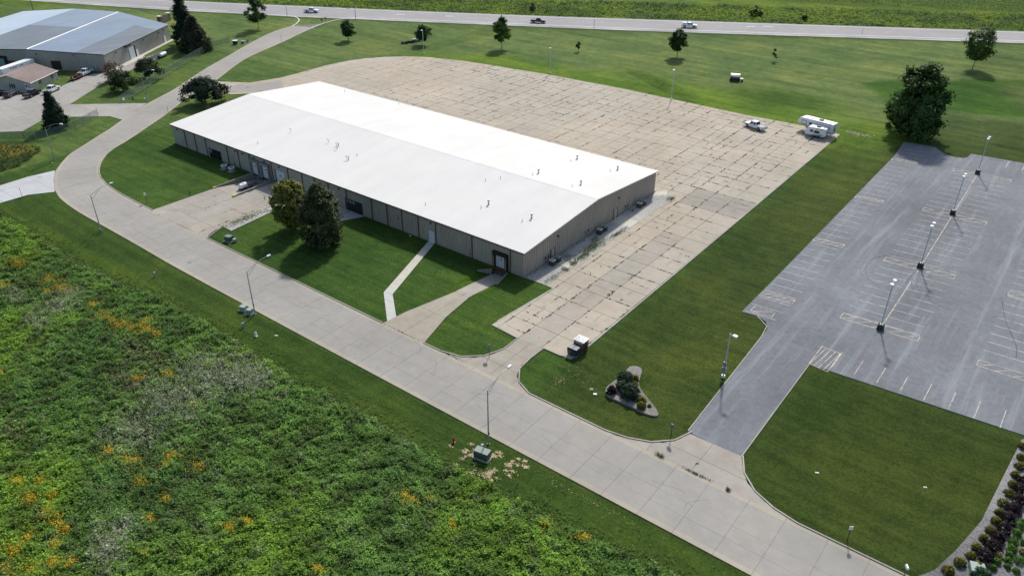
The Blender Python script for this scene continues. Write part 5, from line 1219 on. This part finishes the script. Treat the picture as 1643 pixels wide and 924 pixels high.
# ================================================================ TREES AND SHRUBS
def crown_leaves(n, h0, h1, rad, shape, leaf, cols, seed, clump=.16, nclump=60, lean=(0, 0), fill=.35, squash=1.0, tips=None, irregular=.15, gain=1.8):
    r = np.random.default_rng(seed); H = h1-h0
    def prof(t):
        if shape == 'cone': return np.where(t < .08, .75+t*3, np.clip(1-(t-.08)/.92, 0, 1)**.85)
        if shape == 'egg': return np.clip(np.sin(np.pi*np.clip(t, 0.02, 1)**.72), 0, 1)**.62
        if shape == 'spire': return np.clip(1-t, 0, 1)**1.0*np.where(t < .1, .8, 1)
        if shape == 'pyr': return np.where(t < .3, .72+.28*np.sin(np.pi/2*t/.3), np.clip(1-((t-.3)/.7)**2.6, 0, 1)**.8)
        if shape == 'dome': return np.sqrt(np.clip(1-t**2, 0, 1))
        return np.sqrt(np.clip(1-(2*t-1)**2, 0, 1))**.85
    ct = r.random(nclump)**(.9 if shape in ('cone', 'spire') else 1); ca = r.random(nclump)*2*np.pi; cr = np.sqrt(r.random(nclump))*.42+.58
    inn = r.random(nclump) < fill; cr = np.where(inn, r.random(nclump)*.65, cr*.96)
    rad_k = rad*(1+irregular*r.normal(size=nclump)); R_ = prof(ct)*rad_k*cr
    cx = R_*np.cos(ca)+lean[0]*ct; cy = R_*np.sin(ca)*squash+lean[1]*ct; cz = h0+H*ct
    csz = rad*clump*(.7+.6*r.random(nclump)); ctone = .72+.56*r.random(nclump); wgt = csz**2; wgt /= wgt.sum()
    k = r.choice(nclump, n, p=wgt); g = r.normal(size=(n, 3))*.55
    P = np.stack([cx[k]+g[:, 0]*csz[k], cy[k]+g[:, 1]*csz[k], cz[k]+g[:, 2]*csz[k]*.8], 1)
    P[:, 2] = np.maximum(P[:, 2], h0*.9)
    nrm = P-np.array([lean[0]*.5, lean[1]*.5, h0+H*.35]); nrm /= np.linalg.norm(nrm, axis=1, keepdims=True)+1e-6
    nrm = nrm+r.normal(size=(n, 3))*.55+np.array([0, 0, .25]); nrm /= np.linalg.norm(nrm, axis=1, keepdims=True)
    rv = r.normal(size=(n, 3)); u = np.cross(nrm, rv); u /= np.linalg.norm(u, axis=1, keepdims=True)+1e-6; v = np.cross(nrm, u)
    s = leaf*(.6+.8*r.random((n, 1))); V = np.stack([P-u*s*.5-v*s*.35, P+u*s*.55-v*s*.2, P+u*s*.3+v*s*.5, P-u*s*.45+v*s*.4], 1).reshape(-1, 3)
    cols = np.array(cols); ci = r.integers(len(cols), size=n); c = gain*cols[ci]*ctone[k][:, None]*(.75+.5*r.random((n, 1)))
    if tips is not None:
        w = np.clip((P[:, 2]-(h0+H*tips[1]))/(H*.25), 0, 1)*(r.random(n) < tips[2]); c = c*(1-w[:, None])+np.array(tips[0])*w[:, None]*(.7+.6*r.random((n, 1)))
    return V, c, np.stack([cx, cy, cz], 1)
def tree(name, x, y, h, rad, base, shape, n, leaf, cols, seed, label, cat='tree', group=None, trunk=.16, mat='leaf', part='crown', z=None, limbs=8, **kw):
    zz = gz(x, y) if z is None else z
    t = empty(name, (x, y, zz), 0, label, cat, group)
    V, c, cc = crown_leaves(n, base, h, rad, shape, leaf, cols, seed, **kw)
    np_mesh(part, V, 4, M[mat], t, c)
    m = MB(); rr = random.Random(seed); lean = kw.get('lean', (0, 0)); top = h*.72
    pts = [(0, 0, -.3)]+[(lean[0]*q*.6+rr.uniform(-.05, .05)*h*.1, lean[1]*q*.6+rr.uniform(-.05, .05)*h*.1, top*q) for q in (.15, .35, .6, 1)]
    m.path(pts, trunk, trunk*.25, 7)
    for i in range(min(limbs, len(cc))):
        q = cc[rr.randrange(len(cc))]; z0 = max(base*.7, min(q[2]*.6, top*.9)); f_ = z0/top
        p0 = (lean[0]*f_*.6, lean[1]*f_*.6, z0); p1 = ((p0[0]+q[0])/2, (p0[1]+q[1])/2, (z0+q[2])/2+.1*h*.2); m.path([p0, p1, tuple(q)], trunk*.4, trunk*.1, 5)
    m.build('trunk', M['bark'], t)
    return t
DG = [(.022, .042, .011), (.030, .052, .014), (.016, .034, .010)]; MG = [(.040, .072, .014), (.050, .085, .018), (.032, .060, .012)]; YG = [(.085, .095, .014), (.060, .080, .014), (.13, .115, .018)]; CG = [(.012, .024, .014), (.016, .030, .016), (.010, .018, .010)]
tree('ornamental_pear', -37.3, -12.9, 11.7, 4.05, .5, 'pyr', 32000, .27, [(.030, .040, .014), (.038, .052, .017), (.022, .033, .012), (.055, .060, .028)], 11, 'tall dark pyramidal tree on the front lawn, right of the yellow-green one', trunk=.28, nclump=300, clump=.14, fill=.3, irregular=.05, group='pair of trees on the front lawn')
tree('ornamental_pear', -46.6, -12.6, 9.9, 3.4, .8, 'round', 18000, .27, [(.085, .090, .016), (.065, .080, .016), (.050, .066, .016)], 12, 'round yellow-green tree on the front lawn, left of the dark one', trunk=.24, nclump=200, clump=.14, fill=.3, irregular=.05, tips=((.22, .20, .03), .5, .5), group='pair of trees on the front lawn')
tree('ash_tree', 32.6, 117.0, 17.0, 5.9, 1.0, 'round', 24000, .50, [(.024, .048, .012), (.032, .060, .014), (.018, .036, .010)], 13, 'large dark spreading tree beyond the head of the grey car park', trunk=.5, nclump=230, clump=.17, fill=.3, irregular=.20, gain=2.3, lean=(.6, .6), tips=((.06, .10, .02), .55, .35), limbs=14)
x, y = at(1524, 232); tree('shrub', x-6.4, y+1, 3.4, 3.0, .1, 'dome', 3500, .35, [(.025, .052, .012), (.04, .07, .015)], 14, 'leafy bush at the right foot of the large tree', 'bush', trunk=.1, nclump=40, clump=.3, irregular=.3)
x, y = at(1428, 202); tree('shrub', x, y, 5.2, 1.9, .2, 'round', 1500, .32, [(.05, .085, .018)], 15, 'thin light green sapling at the left foot of the large tree', 'bush', trunk=.08, nclump=26, clump=.3, irregular=.4)
def field_tree(px, py, h, rad, shape, seed, label, cols=MG, n=3500, leaf=.42, **kw):
    x, y = at(px, py); tree('field_tree', x, y, h, rad, kw.pop('base', h*.28), shape, n, leaf, cols, seed, label, group='trees scattered in the field by the highway', trunk=kw.pop('trunk', .14), nclump=kw.pop('nclump', 60), clump=.24, **kw)
field_tree(559, 63, 6.6, 2.6, 'egg', 21, 'small dark egg-shaped tree on the grass, nearest the road junction', DG)
field_tree(679, 69, 6.4, 2.7, 'round', 22, 'small round dark tree behind a thin pale lamp', DG)
field_tree(805, 77, 10.4, 2.9, 'egg', 23, 'tall green tree standing against the highway above the yard', MG, 4500)
field_tree(1086, 91, 8.8, 3.0, 'egg', 24, 'dark tree on the field just below the covered white pickup', DG, 5500, irregular=.08)
field_tree(1560, 110, 12.2, 4.2, 'round', 25, 'leaning green tree far right against the highway', MG, 5500, lean=(.9, 2.0), irregular=.25, tips=((.09, .13, .02), .5, .35))
field_tree(928, 82, 3.4, .9, 'egg', 26, 'very small young tree in the middle of the field', DG, 500, .3, trunk=.05, nclump=20); field_tree(1241, 97, 4.2, .9, 'spire', 27, 'thin young sapling in the field right of the dark tree', DG, 450, .3, trunk=.05, nclump=20)
field_tree(415, 46, 11.0, 3.6, 'egg', 28, 'tall green tree left of the upper road near the highway', [(.026, .048, .012), (.036, .06, .014)], 5000, irregular=.2)
x, y = at(330, 165)
tree('spreading_evergreen', x, y, 6.6, 5.4, 1.7, 'dome', 12000, .34, CG, 31, 'wide spreading dark evergreen on the lawn edge behind the warehouse corner', trunk=.3, mat='needle', nclump=75, clump=.17, fill=.3, irregular=.22, limbs=22)
x, y = at(92, 204)
tree('spruce', x, y, 9.2, 3.3, .1, 'cone', 20000, .26, CG, 32, 'pointed dark evergreen in front of the small office', trunk=.22, mat='needle', nclump=420, clump=.13, fill=.3, irregular=.05)
x, y = at(316, 80)
tree('juniper', x, y, 11.2, 5.8, .0, 'cone', 17000, .40, [(.020, .026, .014), (.026, .032, .016), (.015, .020, .011)], 33, 'broad dark conical evergreen at the fence', trunk=.3, mat='needle', nclump=420, clump=.13, fill=.3, irregular=.06, group='evergreens by the fence')
x, y = at(299, 74)
tree('juniper', x-1, y+1, 18.5, 4.2, .0, 'cone', 15000, .40, CG, 34, 'tallest dark evergreen spire behind the broad one', trunk=.3, mat='needle', nclump=320, clump=.17, fill=.3, irregular=.12, group='evergreens by the fence')
x, y = at(197, 145); tree('crab_apple', x, y, 5.6, 4.2, 1.5, 'dome', 5500, .32, [(.022, .036, .012), (.03, .045, .014)], 35, 'low spreading green tree left of the fence lamp', trunk=.2, nclump=60, clump=.2, irregular=.2, group='small trees behind the fence')
x, y = at(240, 124); tree('crab_apple', x, y, 5.9, 3.9, 1.7, 'dome', 5500, .32, [(.018, .028, .014), (.024, .034, .016)], 36, 'dark round-topped tree right of the fence lamp', trunk=.2, nclump=60, clump=.2, irregular=.15, group='small trees behind the fence')
x, y = at(181, 133); tree('crab_apple', x-2, y+1.5, 5.8, 3.0, 1.6, 'round', 1400, .30, [(.10, .06, .05), (.07, .05, .04)], 37, 'thin reddish-brown tree at the corner of the grey building', trunk=.14, nclump=34, clump=.24, irregular=.3, limbs=18, group='small trees behind the fence')
for px, py, s in ((1210, 27, 2.4), (1291, 34, 1.0), (1219, 26, 1.2), (855, 18, 1.8)):
    x, y = at(px, py); tree('wild_shrub', x, y, 2.8*s/2+.8, 1.2*s/2+.4, .1, 'round', 500, .4, DG, int(px), {1210: 'grey-green bushy sapling in the rough beyond the highway, largest of the right group', 1291: 'small dark bush in the rough beyond the highway, farthest right', 1219: 'low dark bush just right of the bushy sapling beyond the highway', 855: 'dark bush beyond the highway above the black pickup'}[px], 'bush', 'bushes beyond the highway', trunk=.06, nclump=16, clump=.3)

def bush(x, y, w, h, cols, seed, label, name='shrub', group=None, leaf=.11, n=900, tips=None, z=.04, gain=1.3):
    return tree(name, x, y, h, w/2, .02, 'dome', n, leaf, cols, seed, label, 'shrub', group, trunk=.04, nclump=120, clump=.15, fill=.2, irregular=.04, z=z, limbs=3, tips=tips, part='foliage', gain=gain)
GS_ = [(.050, .060, .012), (.065, .070, .014), (.035, .045, .012)]; GT = ((.22, .17, .02), .35, .55)
ordn = ('first', 'second', 'third', 'fourth', 'fifth', 'sixth', 'seventh', 'eighth', 'ninth', 'tenth', 'eleventh', 'twelfth', 'thirteenth', 'fourteenth', 'fifteenth', 'sixteenth')
for i, (px, py, w) in enumerate(((1640, 718, 1.3), (1638, 736, 1.3), (1635, 750, 1.45), (1629, 764, 1.3), (1624, 779, 1.3), (1618, 793, 1.45), (1609, 809, 1.5), (1603, 824, 1.15), (1597, 838, 1.35), (1589, 853, 1.35), (1578, 866, 1.2), (1566, 880, 1.35), (1557, 894, 1.2), (1539, 904, 1.5), (1521, 917, 1.6), (1569, 911, 1.5))):
    x, y = at(px, py); bush(x, y, w*.86, .7, GS_, 100+i, 'yellow-tipped low shrub in the gravel bed, %s from the top of the curved row' % ordn[i] if i < 15 else 'yellow-tipped low shrub just outside the curved row, beside the lowest purple bush', group='yellow-tipped shrubs in the gravel bed', tips=GT, gain=1.9)
for i, (px, py, w) in enumerate(((1643, 776, 1.7), (1638, 790, 2.1), (1634, 808, 2.0), (1625, 821, 2.0), (1616, 836, 1.9), (1610, 853, 1.6), (1600, 866, 1.6), (1592, 880, 2.1), (1579, 896, 2.1))):
    x, y = at(px, py); bush(x, y, w*.9, 1.1, [(.020, .009, .013), (.030, .012, .016), (.012, .007, .010)], 130+i, 'dark purple rounded bush in the gravel bed, %s from the top of its row' % ordn[i], group='purple bushes in the gravel bed', n=1500, leaf=.10, gain=1.0)
for i, (px, py, w, h) in enumerate(((1634, 846, 1.1, .7), (1631, 856, 1.1, .6), (1640, 840, .9, .6), (1625, 872, 1.1, .6), (1622, 882, 1.2, .6), (1619, 891, .8, .5), (1628, 865, .6, .4), (1634, 900, 1.2, .6), (1617, 900, .9, .5), (1616, 910, .7, .5), (1630, 917, .8, .5), (1641, 872, 1.0, .6), (1592, 912, .8, .5), (1598, 902, 1.0, .5))):
    x, y = at(px, py); bush(x, y, w, h, [(.06, .12, .015), (.045, .095, .014)], 160+i, 'small bright green clump right of the purple bushes, %s when counted down the bed' % ordn[i], group='green clumps in the gravel bed', n=600, leaf=.1, gain=1.8)
for i, (px, py) in enumerate(((1601, 893), (1641, 887))):
    x, y = at(px, py); bush(x, y, .9, .6, [(.06, .09, .02), (.45, .36, .14)], 180+i, ('pale yellow flowering clump beside the lowest purple bush', 'pale yellow flowering clump at the right edge of the gravel bed')[i], name='flowering_plant', group='flowering clumps in the gravel bed', n=500)
x, y = at(1573, 926); bush(x, y, 2.0, 1.1, [(.02, .05, .015)], 190, 'large dark green bush cut by the bottom edge of the picture', n=1500)
MB().prism([(75.9, -8.0), (76.8, -8.0), (76.4, -14), (75.6, -18), (74.9, -18.2), (75.4, -13)], 0, .05).build('planting_strip', M['dirt'] if False else M['rock'], kind='structure')
isl = [(at(1003, 612), 2.6, 1.45, 'dark', 'dome-shaped grey-green shrub on the island, farthest from the road'), (at(999, 624), 1.9, 1.2, 'dark', 'dome-shaped grey-green shrub on the island, middle of three'), (at(1011, 634.5), 2.75, 1.7, 'dark', 'dome-shaped grey-green shrub on the island, largest and nearest the asphalt drive'),
       (at(981, 630), 1.3, 1.1, 'pur', 'dark purple bush at the left corner of the gravel island'), (at(1019, 610), 1.0, .8, 'yel', 'yellow shrub tucked right of the farthest grey-green dome'), (at(1017, 617), 1.1, .4, 'yel', 'flat yellow-green shrub between two grey-green domes'), (at(1029, 645), 1.2, .8, 'yel', 'orange-yellow shrub on the island, upper of the lower pair'), (at(1029, 653.5), 1.25, .8, 'yel', 'bright yellow shrub on the island, lower of the lower pair'), (at(1042, 652), .5, .25, 'grn', 'tiny green plant near the right tip of the gravel island')]
for i, ((x, y), w, h, k, lb) in enumerate(isl):
    cols = {'dark': [(.030, .048, .026), (.040, .060, .032), (.022, .036, .02)], 'pur': [(.03, .016, .02), (.02, .012, .015)], 'yel': [(.10, .11, .02), (.06, .075, .015)], 'grn': [(.04, .09, .02)]}[k]
    bush(x, y, w, h, cols, 200+i, lb, group='shrubs on the gravel island', n=int(2200*w), leaf=.12, tips=GT if k == 'yel' else None, gain=1.0 if k == 'pur' else 1.7)

# ================================================================ MEADOW, ROUGH, CORN
def tuft_field(name, P, size, height, cols, seed, leaves=7, spread=1.0, z=None, parent=None, mat='weed'):
    """P (n,2) plant positions, size & height per plant, cols per plant -> one mesh of leaf triangles"""
    r = np.random.default_rng(seed); n = len(P); zz = np.array([gz(a, b) for a, b in P]) if z is None else np.full(n, z)
    k = np.repeat(np.arange(n), leaves); N_ = len(k); a = r.random(N_)*2*np.pi; rad = size[k]*np.sqrt(r.random(N_))*spread
    hx = r.random(N_)**.7; cx = P[k, 0]+np.cos(a)*rad; cy = P[k, 1]+np.sin(a)*rad; cz = zz[k]+height[k]*hx*np.clip(1.1-(rad/(size[k]*spread+1e-6))**2*.6, .3, 1)
    s = size[k]*(.28+.3*r.random(N_)); t = r.random(N_)*2*np.pi; ux, uy = np.cos(t), np.sin(t); tl = r.uniform(-.6, .6, N_)
    A = np.stack([cx-ux*s, cy-uy*s, cz-s*.25], 1); B = np.stack([cx+ux*s*.3-uy*s*.8, cy+uy*s*.3+ux*s*.8, cz+s*tl], 1); D = np.stack([cx+ux*s*.8+uy*s*.5, cy+uy*s*.8-ux*s*.5, cz+s*(.3-tl*.5)], 1)
    V = np.stack([A, B, D], 1).reshape(-1, 3); c = cols[k]*(.5+1.0*r.random((N_, 1)))
    return np_mesh(name, V, 3, M[mat], parent, c, kind='stuff')
def noise_arr(P, s, seed): return np.array([nz(a, b, s, seed) for a, b in P])
r = np.random.default_rng(44)
mead_line = smooth_line([at(-120, 300), at(-30, 332), at(0, 343), at(60, 372), at(120, 415), at(180, 447), at(290, 492), at(400, 562), at(470, 603), at(560, 648), at(700, 733), at(830, 800), at(900, 838), at(1000, 884), at(1080, 918), (54, -39.5), (60, -40)])
meadow = list(mead_line)+[(60, -60), (20, -95), (-40, -95), (-135, -70), (-135, -40)]
x = r.uniform(-135, 60, 400000); y = r.uniform(-95, -30, 400000)
ok = inside(x, y, meadow)
# keep what the picture and a side step can see: in front of the line through the lower-left corner, plus a margin
la, lb_ = np.array((-5.5, -83.0)), np.array((-99.5, -44.0)); e = (lb_-la)/np.hypot(*(lb_-la)); nn = np.array((-e[1], e[0]))
dleft = (x-la[0])*nn[0]+(y-la[1])*nn[1]; sgn = np.sign((0-la[0])*nn[0]+(-45-la[1])*nn[1]); ok &= dleft*sgn > -9
ra, rb = np.array((-5.5, -83.0)), np.array(at(1120, 924)); e2 = (rb-ra)/np.hypot(*(rb-ra)); n2_ = np.array((-e2[1], e2[0])); d2 = (x-ra[0])*n2_[0]+(y-ra[1])*n2_[1]; s2 = np.sign((-50-ra[0])*n2_[0]+(-45-ra[1])*n2_[1]); ok &= d2*s2 > -8
P = np.stack([x[ok], y[ok]], 1)[:88000]
print('meadow plants', len(P), int(ok.sum()))
g1 = noise_arr(P, .06, 31); g2 = noise_arr(P, .16, 32); g3 = noise_arr(P, .5, 33)
base = np.array((.112, .205, .036)); dark = np.array((.070, .145, .032)); lime = np.array((.148, .255, .028)); greyp = np.array((.30, .33, .21)); brown = np.array((.13, .11, .06)); gold = np.array((.62, .40, .02)); olive = np.array((.100, .150, .045))
col = np.tile(base, (len(P), 1)); w = np.clip((g1*.6+g2*.9+.3*r.normal(size=len(P))-.05)*1.6, 0, 1)[:, None]; col = col*(1-w)+dark*w
w = np.clip((-g1+g2*.5-.1)*2.6, 0, 1)[:, None]; col = col*(1-w)+lime*w; w = np.clip((g3-.1)*2.2, 0, .75)[:, None]; col = col*(1-w)+olive*w; g5 = noise_arr(P, .33, 36); col = col*np.clip(1+g5[:, None]*.75, .6, 1.4)
size = .19+.15*r.random(len(P)); g4 = noise_arr(P, .9, 34); height = np.clip(.45+.25*r.random(len(P))+np.clip(g2, -.3, .5)*.5+g4*.6, .10, 2)
# pale seed-head stands
def near(P, px, py, sx, sy): 
    c = at(px, py); return np.exp(-(((P[:, 0]-c[0])/sx)**2+((P[:, 1]-c[1])/sy)**2))
pw = sum(near(P, *q) for q in ((340, 600, 6, 3.2), (270, 640, 6, 3), (215, 690, 4, 2.6), (400, 600, 5, 2.5), (90, 490, 3.5, 2.0), (110, 470, 3, 1.6), (60, 512, 3, 1.2), (190, 850, 2.6, 2.0), (170, 890, 2.4, 1.6), (20, 470, 3, 1.2)))
m_ = r.random(len(P)) < np.clip(pw*.75+np.clip(g3-.35, 0, 1)*.3, 0, .65); col[m_] = greyp*(.6+.6*r.random((m_.sum(), 1))); size[m_] *= .42; height[m_] += .25
bw = sum(near(P, *q) for q in ((230, 570, 5, 2.0), (200, 610, 4, 1.5), (20, 690, 1.5, 1.5))); m_ = r.random(len(P)) < np.clip(bw*.6, 0, .6); col[m_] = brown
gold_spots = [(0, 456, 1.3, .8), (80, 445, 1.8, .7), (95, 458, 2.2, .7), (76, 465, .8, .4), (165, 508, 1.0, .6), (188, 520, 1.7, .6), (210, 525, 1.4, .5), (235, 522, 1.6, .6), (238, 532, 1.2, .5), (150, 490, .9, .5), (250, 538, .8, .4), (30, 420, 2, .8), (270, 600, .8, .4), (220, 607, .6, .5), (310, 650, .8, .3), (175, 723, .8, .5), (205, 740, 1.4, .4), (215, 737, 1.0, .4), (228, 768, 1.1, .6), (275, 730, .7, .5), (313, 750, 1.0, .6), (265, 745, .6, .3), (28, 773, .8, .4), (68, 771, .7, .4), (48, 800, 1.2, .5), (80, 825, 1.4, .5), (100, 845, 1.2, .4), (85, 795, .6, .4), (25, 880, 1.1, .5), (48, 862, .6, .3), (10, 913, 1.2, .5), (55, 915, 1.0, .4), (88, 903, 1.0, .4), (113, 904, .5, .3), (90, 873, .6, .3), (228, 885, .6, .3), (368, 846, .6, .3), (395, 838, .6, .3), (268, 800, .8, .4), (240, 832, .6, .4), (648, 798, .7, .4), (660, 806, .7, .4), (690, 803, .5, .3), (875, 841, .5, .3), (935, 862, .6, .3), (725, 845, .5, .3), (510, 915, .8, .3), (20, 885, .8, .3), (3, 600, .6, .4)]
fl = []
for px, py, sx, sy in gold_spots:
    c = at(px, py); n = int(80*sx*sy*2.2+12); fl += [(c[0]+r.normal(0, sx*.62), c[1]+r.normal(0, sy*.9)) for _ in range(n)]; fl += [(c[0]+r.normal(0, sx*1.4), c[1]+r.normal(0, sy*1.8)) for _ in range(n//4)]
fl = np.array(fl)
wh_sp = []
for px, py in ((330, 745), (355, 785), (350, 760), (285, 807), (645, 845), (85, 553), (100, 573), (680, 790), (340, 752)): c = at(px, py); wh_sp += [(c[0]+r.normal(0, .45), c[1]+r.normal(0, .25)) for _ in range(16)]
wh_sp = np.array(wh_sp)
dm = dist_poly(P[:, 0], P[:, 1], [(-140, -20)]+list(mead_line)+[(70, -20)]); height *= np.clip(.35+dm/5, .35, 1)
tuft_field('meadow', P, size, height, col, 7, leaves=11)
fr_ = resample([p for p in mead_line if -115 < p[0] < 56], 3600); fr_ = np.stack([fr_[:, 0]+r.normal(0, .3, len(fr_)), fr_[:, 1]+r.exponential(.75, len(fr_))-.3], 1); fr_ = fr_[fr_[:, 1] < -35.6]
tuft_field('verge_tufts', fr_, np.full(len(fr_), .20), np.full(len(fr_), .2), np.tile((.09, .145, .024), (len(fr_), 1))*(.6+.6*r.random((len(fr_), 1))), 78, leaves=7)
k_ = r.random(len(P)) < np.clip(pw*.55, 0, .6); Q = np.repeat(P[k_], 2, 0); Q = Q+r.normal(0, .25, Q.shape); tuft_field('seed_heads', Q, np.full(len(Q), .10), np.full(len(Q), .95), np.tile((.62, .60, .48), (len(Q), 1))*(.55+.6*r.random((len(Q), 1))), 77, leaves=4)
# tall clumps that stand above the rest and throw shade
sel_ = np.where((g4 > .12) & (r.random(len(P)) < .40))[0]; Q = P[sel_]; tuft_field('tall_weeds', Q, np.full(len(Q), .34), .7+.4*r.random(len(Q)), col[sel_]*1.05, 8, leaves=9)
tuft_field('goldenrod', fl, np.full(len(fl), .135), np.full(len(fl), .95), np.tile(gold, (len(fl), 1))*(.75+.4*r.random((len(fl), 1))), 9, leaves=5)
tuft_field('white_flowers', wh_sp, np.full(len(wh_sp), .13), np.full(len(wh_sp), .85), np.tile((.45, .48, .45), (len(wh_sp), 1)), 10, leaves=4)
# bare verge edge of taller grass and the wild patch left of the bend
x = r.uniform(-150, -112, 9000); y = r.uniform(-45, -10, 9000); wp = ats((-70, 228), (62, 232), (66, 240), (30, 266), (-70, 290)); ok = inside(x, y, wp); Q = np.stack([x[ok], y[ok]], 1)
up = inside(Q[:, 0], Q[:, 1], ats((-70, 230), (62, 233), (56, 241), (20, 252), (-70, 262))); c = np.where((up & (r.random(len(Q)) < .55))[:, None], np.array((.30, .23, .03)), np.array((.045, .075, .016)))
tuft_field('wild_patch', Q, np.full(len(Q), .34), .4+.3*r.random(len(Q)), c, 12, leaves=8)
# weeds on the gravel strip, plot, ramp edges
def local_weeds(cx, cy, sx, sy, n, h, c, seed, s=.13, name='weeds'):
    rr = np.random.default_rng(seed); Q = np.stack([cx+rr.normal(0, sx, n), cy+rr.normal(0, sy, n)], 1); return tuft_field(name, Q, np.full(n, s), h*(.5+.6*rr.random(n)), np.tile(c, (n, 1)), seed, leaves=6, z=.04)
wc = (.075, .11, .035)
for q in ((3.2, 17.0, .5, 2.0, 520, .5), (1.8, 19.6, .25, .5, 60, .9), (3.9, 24.5, .25, 1.6, 180, .3), (4.2, 45.0, .4, .7, 110, .35), (3.6, 12.5, .4, 1.4, 240, .25), (3.8, 9.3, .35, .5, 90, .3), (3.9, 6.6, .4, .4, 70, .35), (1.0, 34.9, .3, .3, 30, .5), (3.9, 3.0, .3, 2.0, 90, .2), (.3, 14, .12, 8, 120, .2), (1.8, 10.5, 1.0, .8, 70, .2)): local_weeds(*q, wc, int(q[1]*7+3))
local_weeds(-57.6, -15.5, .8, 2.6, 420, .25, (.10, .14, .04), 71, .14); local_weeds(-57.2, -10.5, .5, .8, 60, .15, (.10, .12, .05), 72, .12)
local_weeds(39.8, -24.9, .3, .12, 60, .4, (.10, .14, .05), 73, .12); local_weeds(44.6, -25.0, .9, .08, 90, .25, (.05, .07, .03), 74, .1); local_weeds(48.9, -25.1, .18, .1, 40, .4, (.06, .09, .03), 75, .12); local_weeds(5.2, -25.0, 1.2, .08, 80, .15, (.06, .05, .03), 76, .08); local_weeds(-4.5, -25.05, 2.5, .06, 90, .1, (.05, .045, .03), 77, .07)
local_weeds(-66, -25.0, 5, .07, 160, .1, (.05, .045, .03), 78, .07)
# rough ground beyond the highway
A = resample(hw_up, 500); x = []; 
for i in range(26000):
    k = r.integers(499); t = r.random(); p = A[k]*(1-t)+A[k+1]*t; w = 1.2+abs(r.random())*34; x.append((p[0]-.46*w, p[1]+.88*w))
Q = np.array(x); Q = Q[(Q[:, 0] > -330) & (Q[:, 0] < 130)]; g1 = noise_arr(Q, .05, 51); g2 = noise_arr(Q, .15, 52)
lime2 = np.array((.19, .27, .018)); dk = np.array((.075, .14, .022)); w = np.clip(.45+g1*2.0+g2*1.4+.2*r.normal(size=len(Q)), 0, 1)[:, None]; col = lime2*(1-w)+dk*w
tuft_field('roadside_rough', Q, np.full(len(Q), .75), .45+.5*r.random(len(Q))+np.clip(g2, 0, 1)*.8, col, 13, leaves=7, z=-.2)
# corn: rows of plants, the front edge's shade painted into the first rows
c0 = np.array(at(1130, -6)); c1 = np.array(at(1643, 20)); d = (c1-c0)/np.hypot(*(c1-c0)); nrm = np.array((-d[1], d[0])); rows = []; 
for j in range(110):
    n = 520 if j < 60 else 260; s = np.linspace(-150, 260, n)+r.normal(0, .15, n); o = j*.95; rows.append(np.stack([c0[0]+d[0]*s+nrm[0]*o, c0[1]+d[1]*s+nrm[1]*o], 1)+r.normal(0, .08, (n, 2)))
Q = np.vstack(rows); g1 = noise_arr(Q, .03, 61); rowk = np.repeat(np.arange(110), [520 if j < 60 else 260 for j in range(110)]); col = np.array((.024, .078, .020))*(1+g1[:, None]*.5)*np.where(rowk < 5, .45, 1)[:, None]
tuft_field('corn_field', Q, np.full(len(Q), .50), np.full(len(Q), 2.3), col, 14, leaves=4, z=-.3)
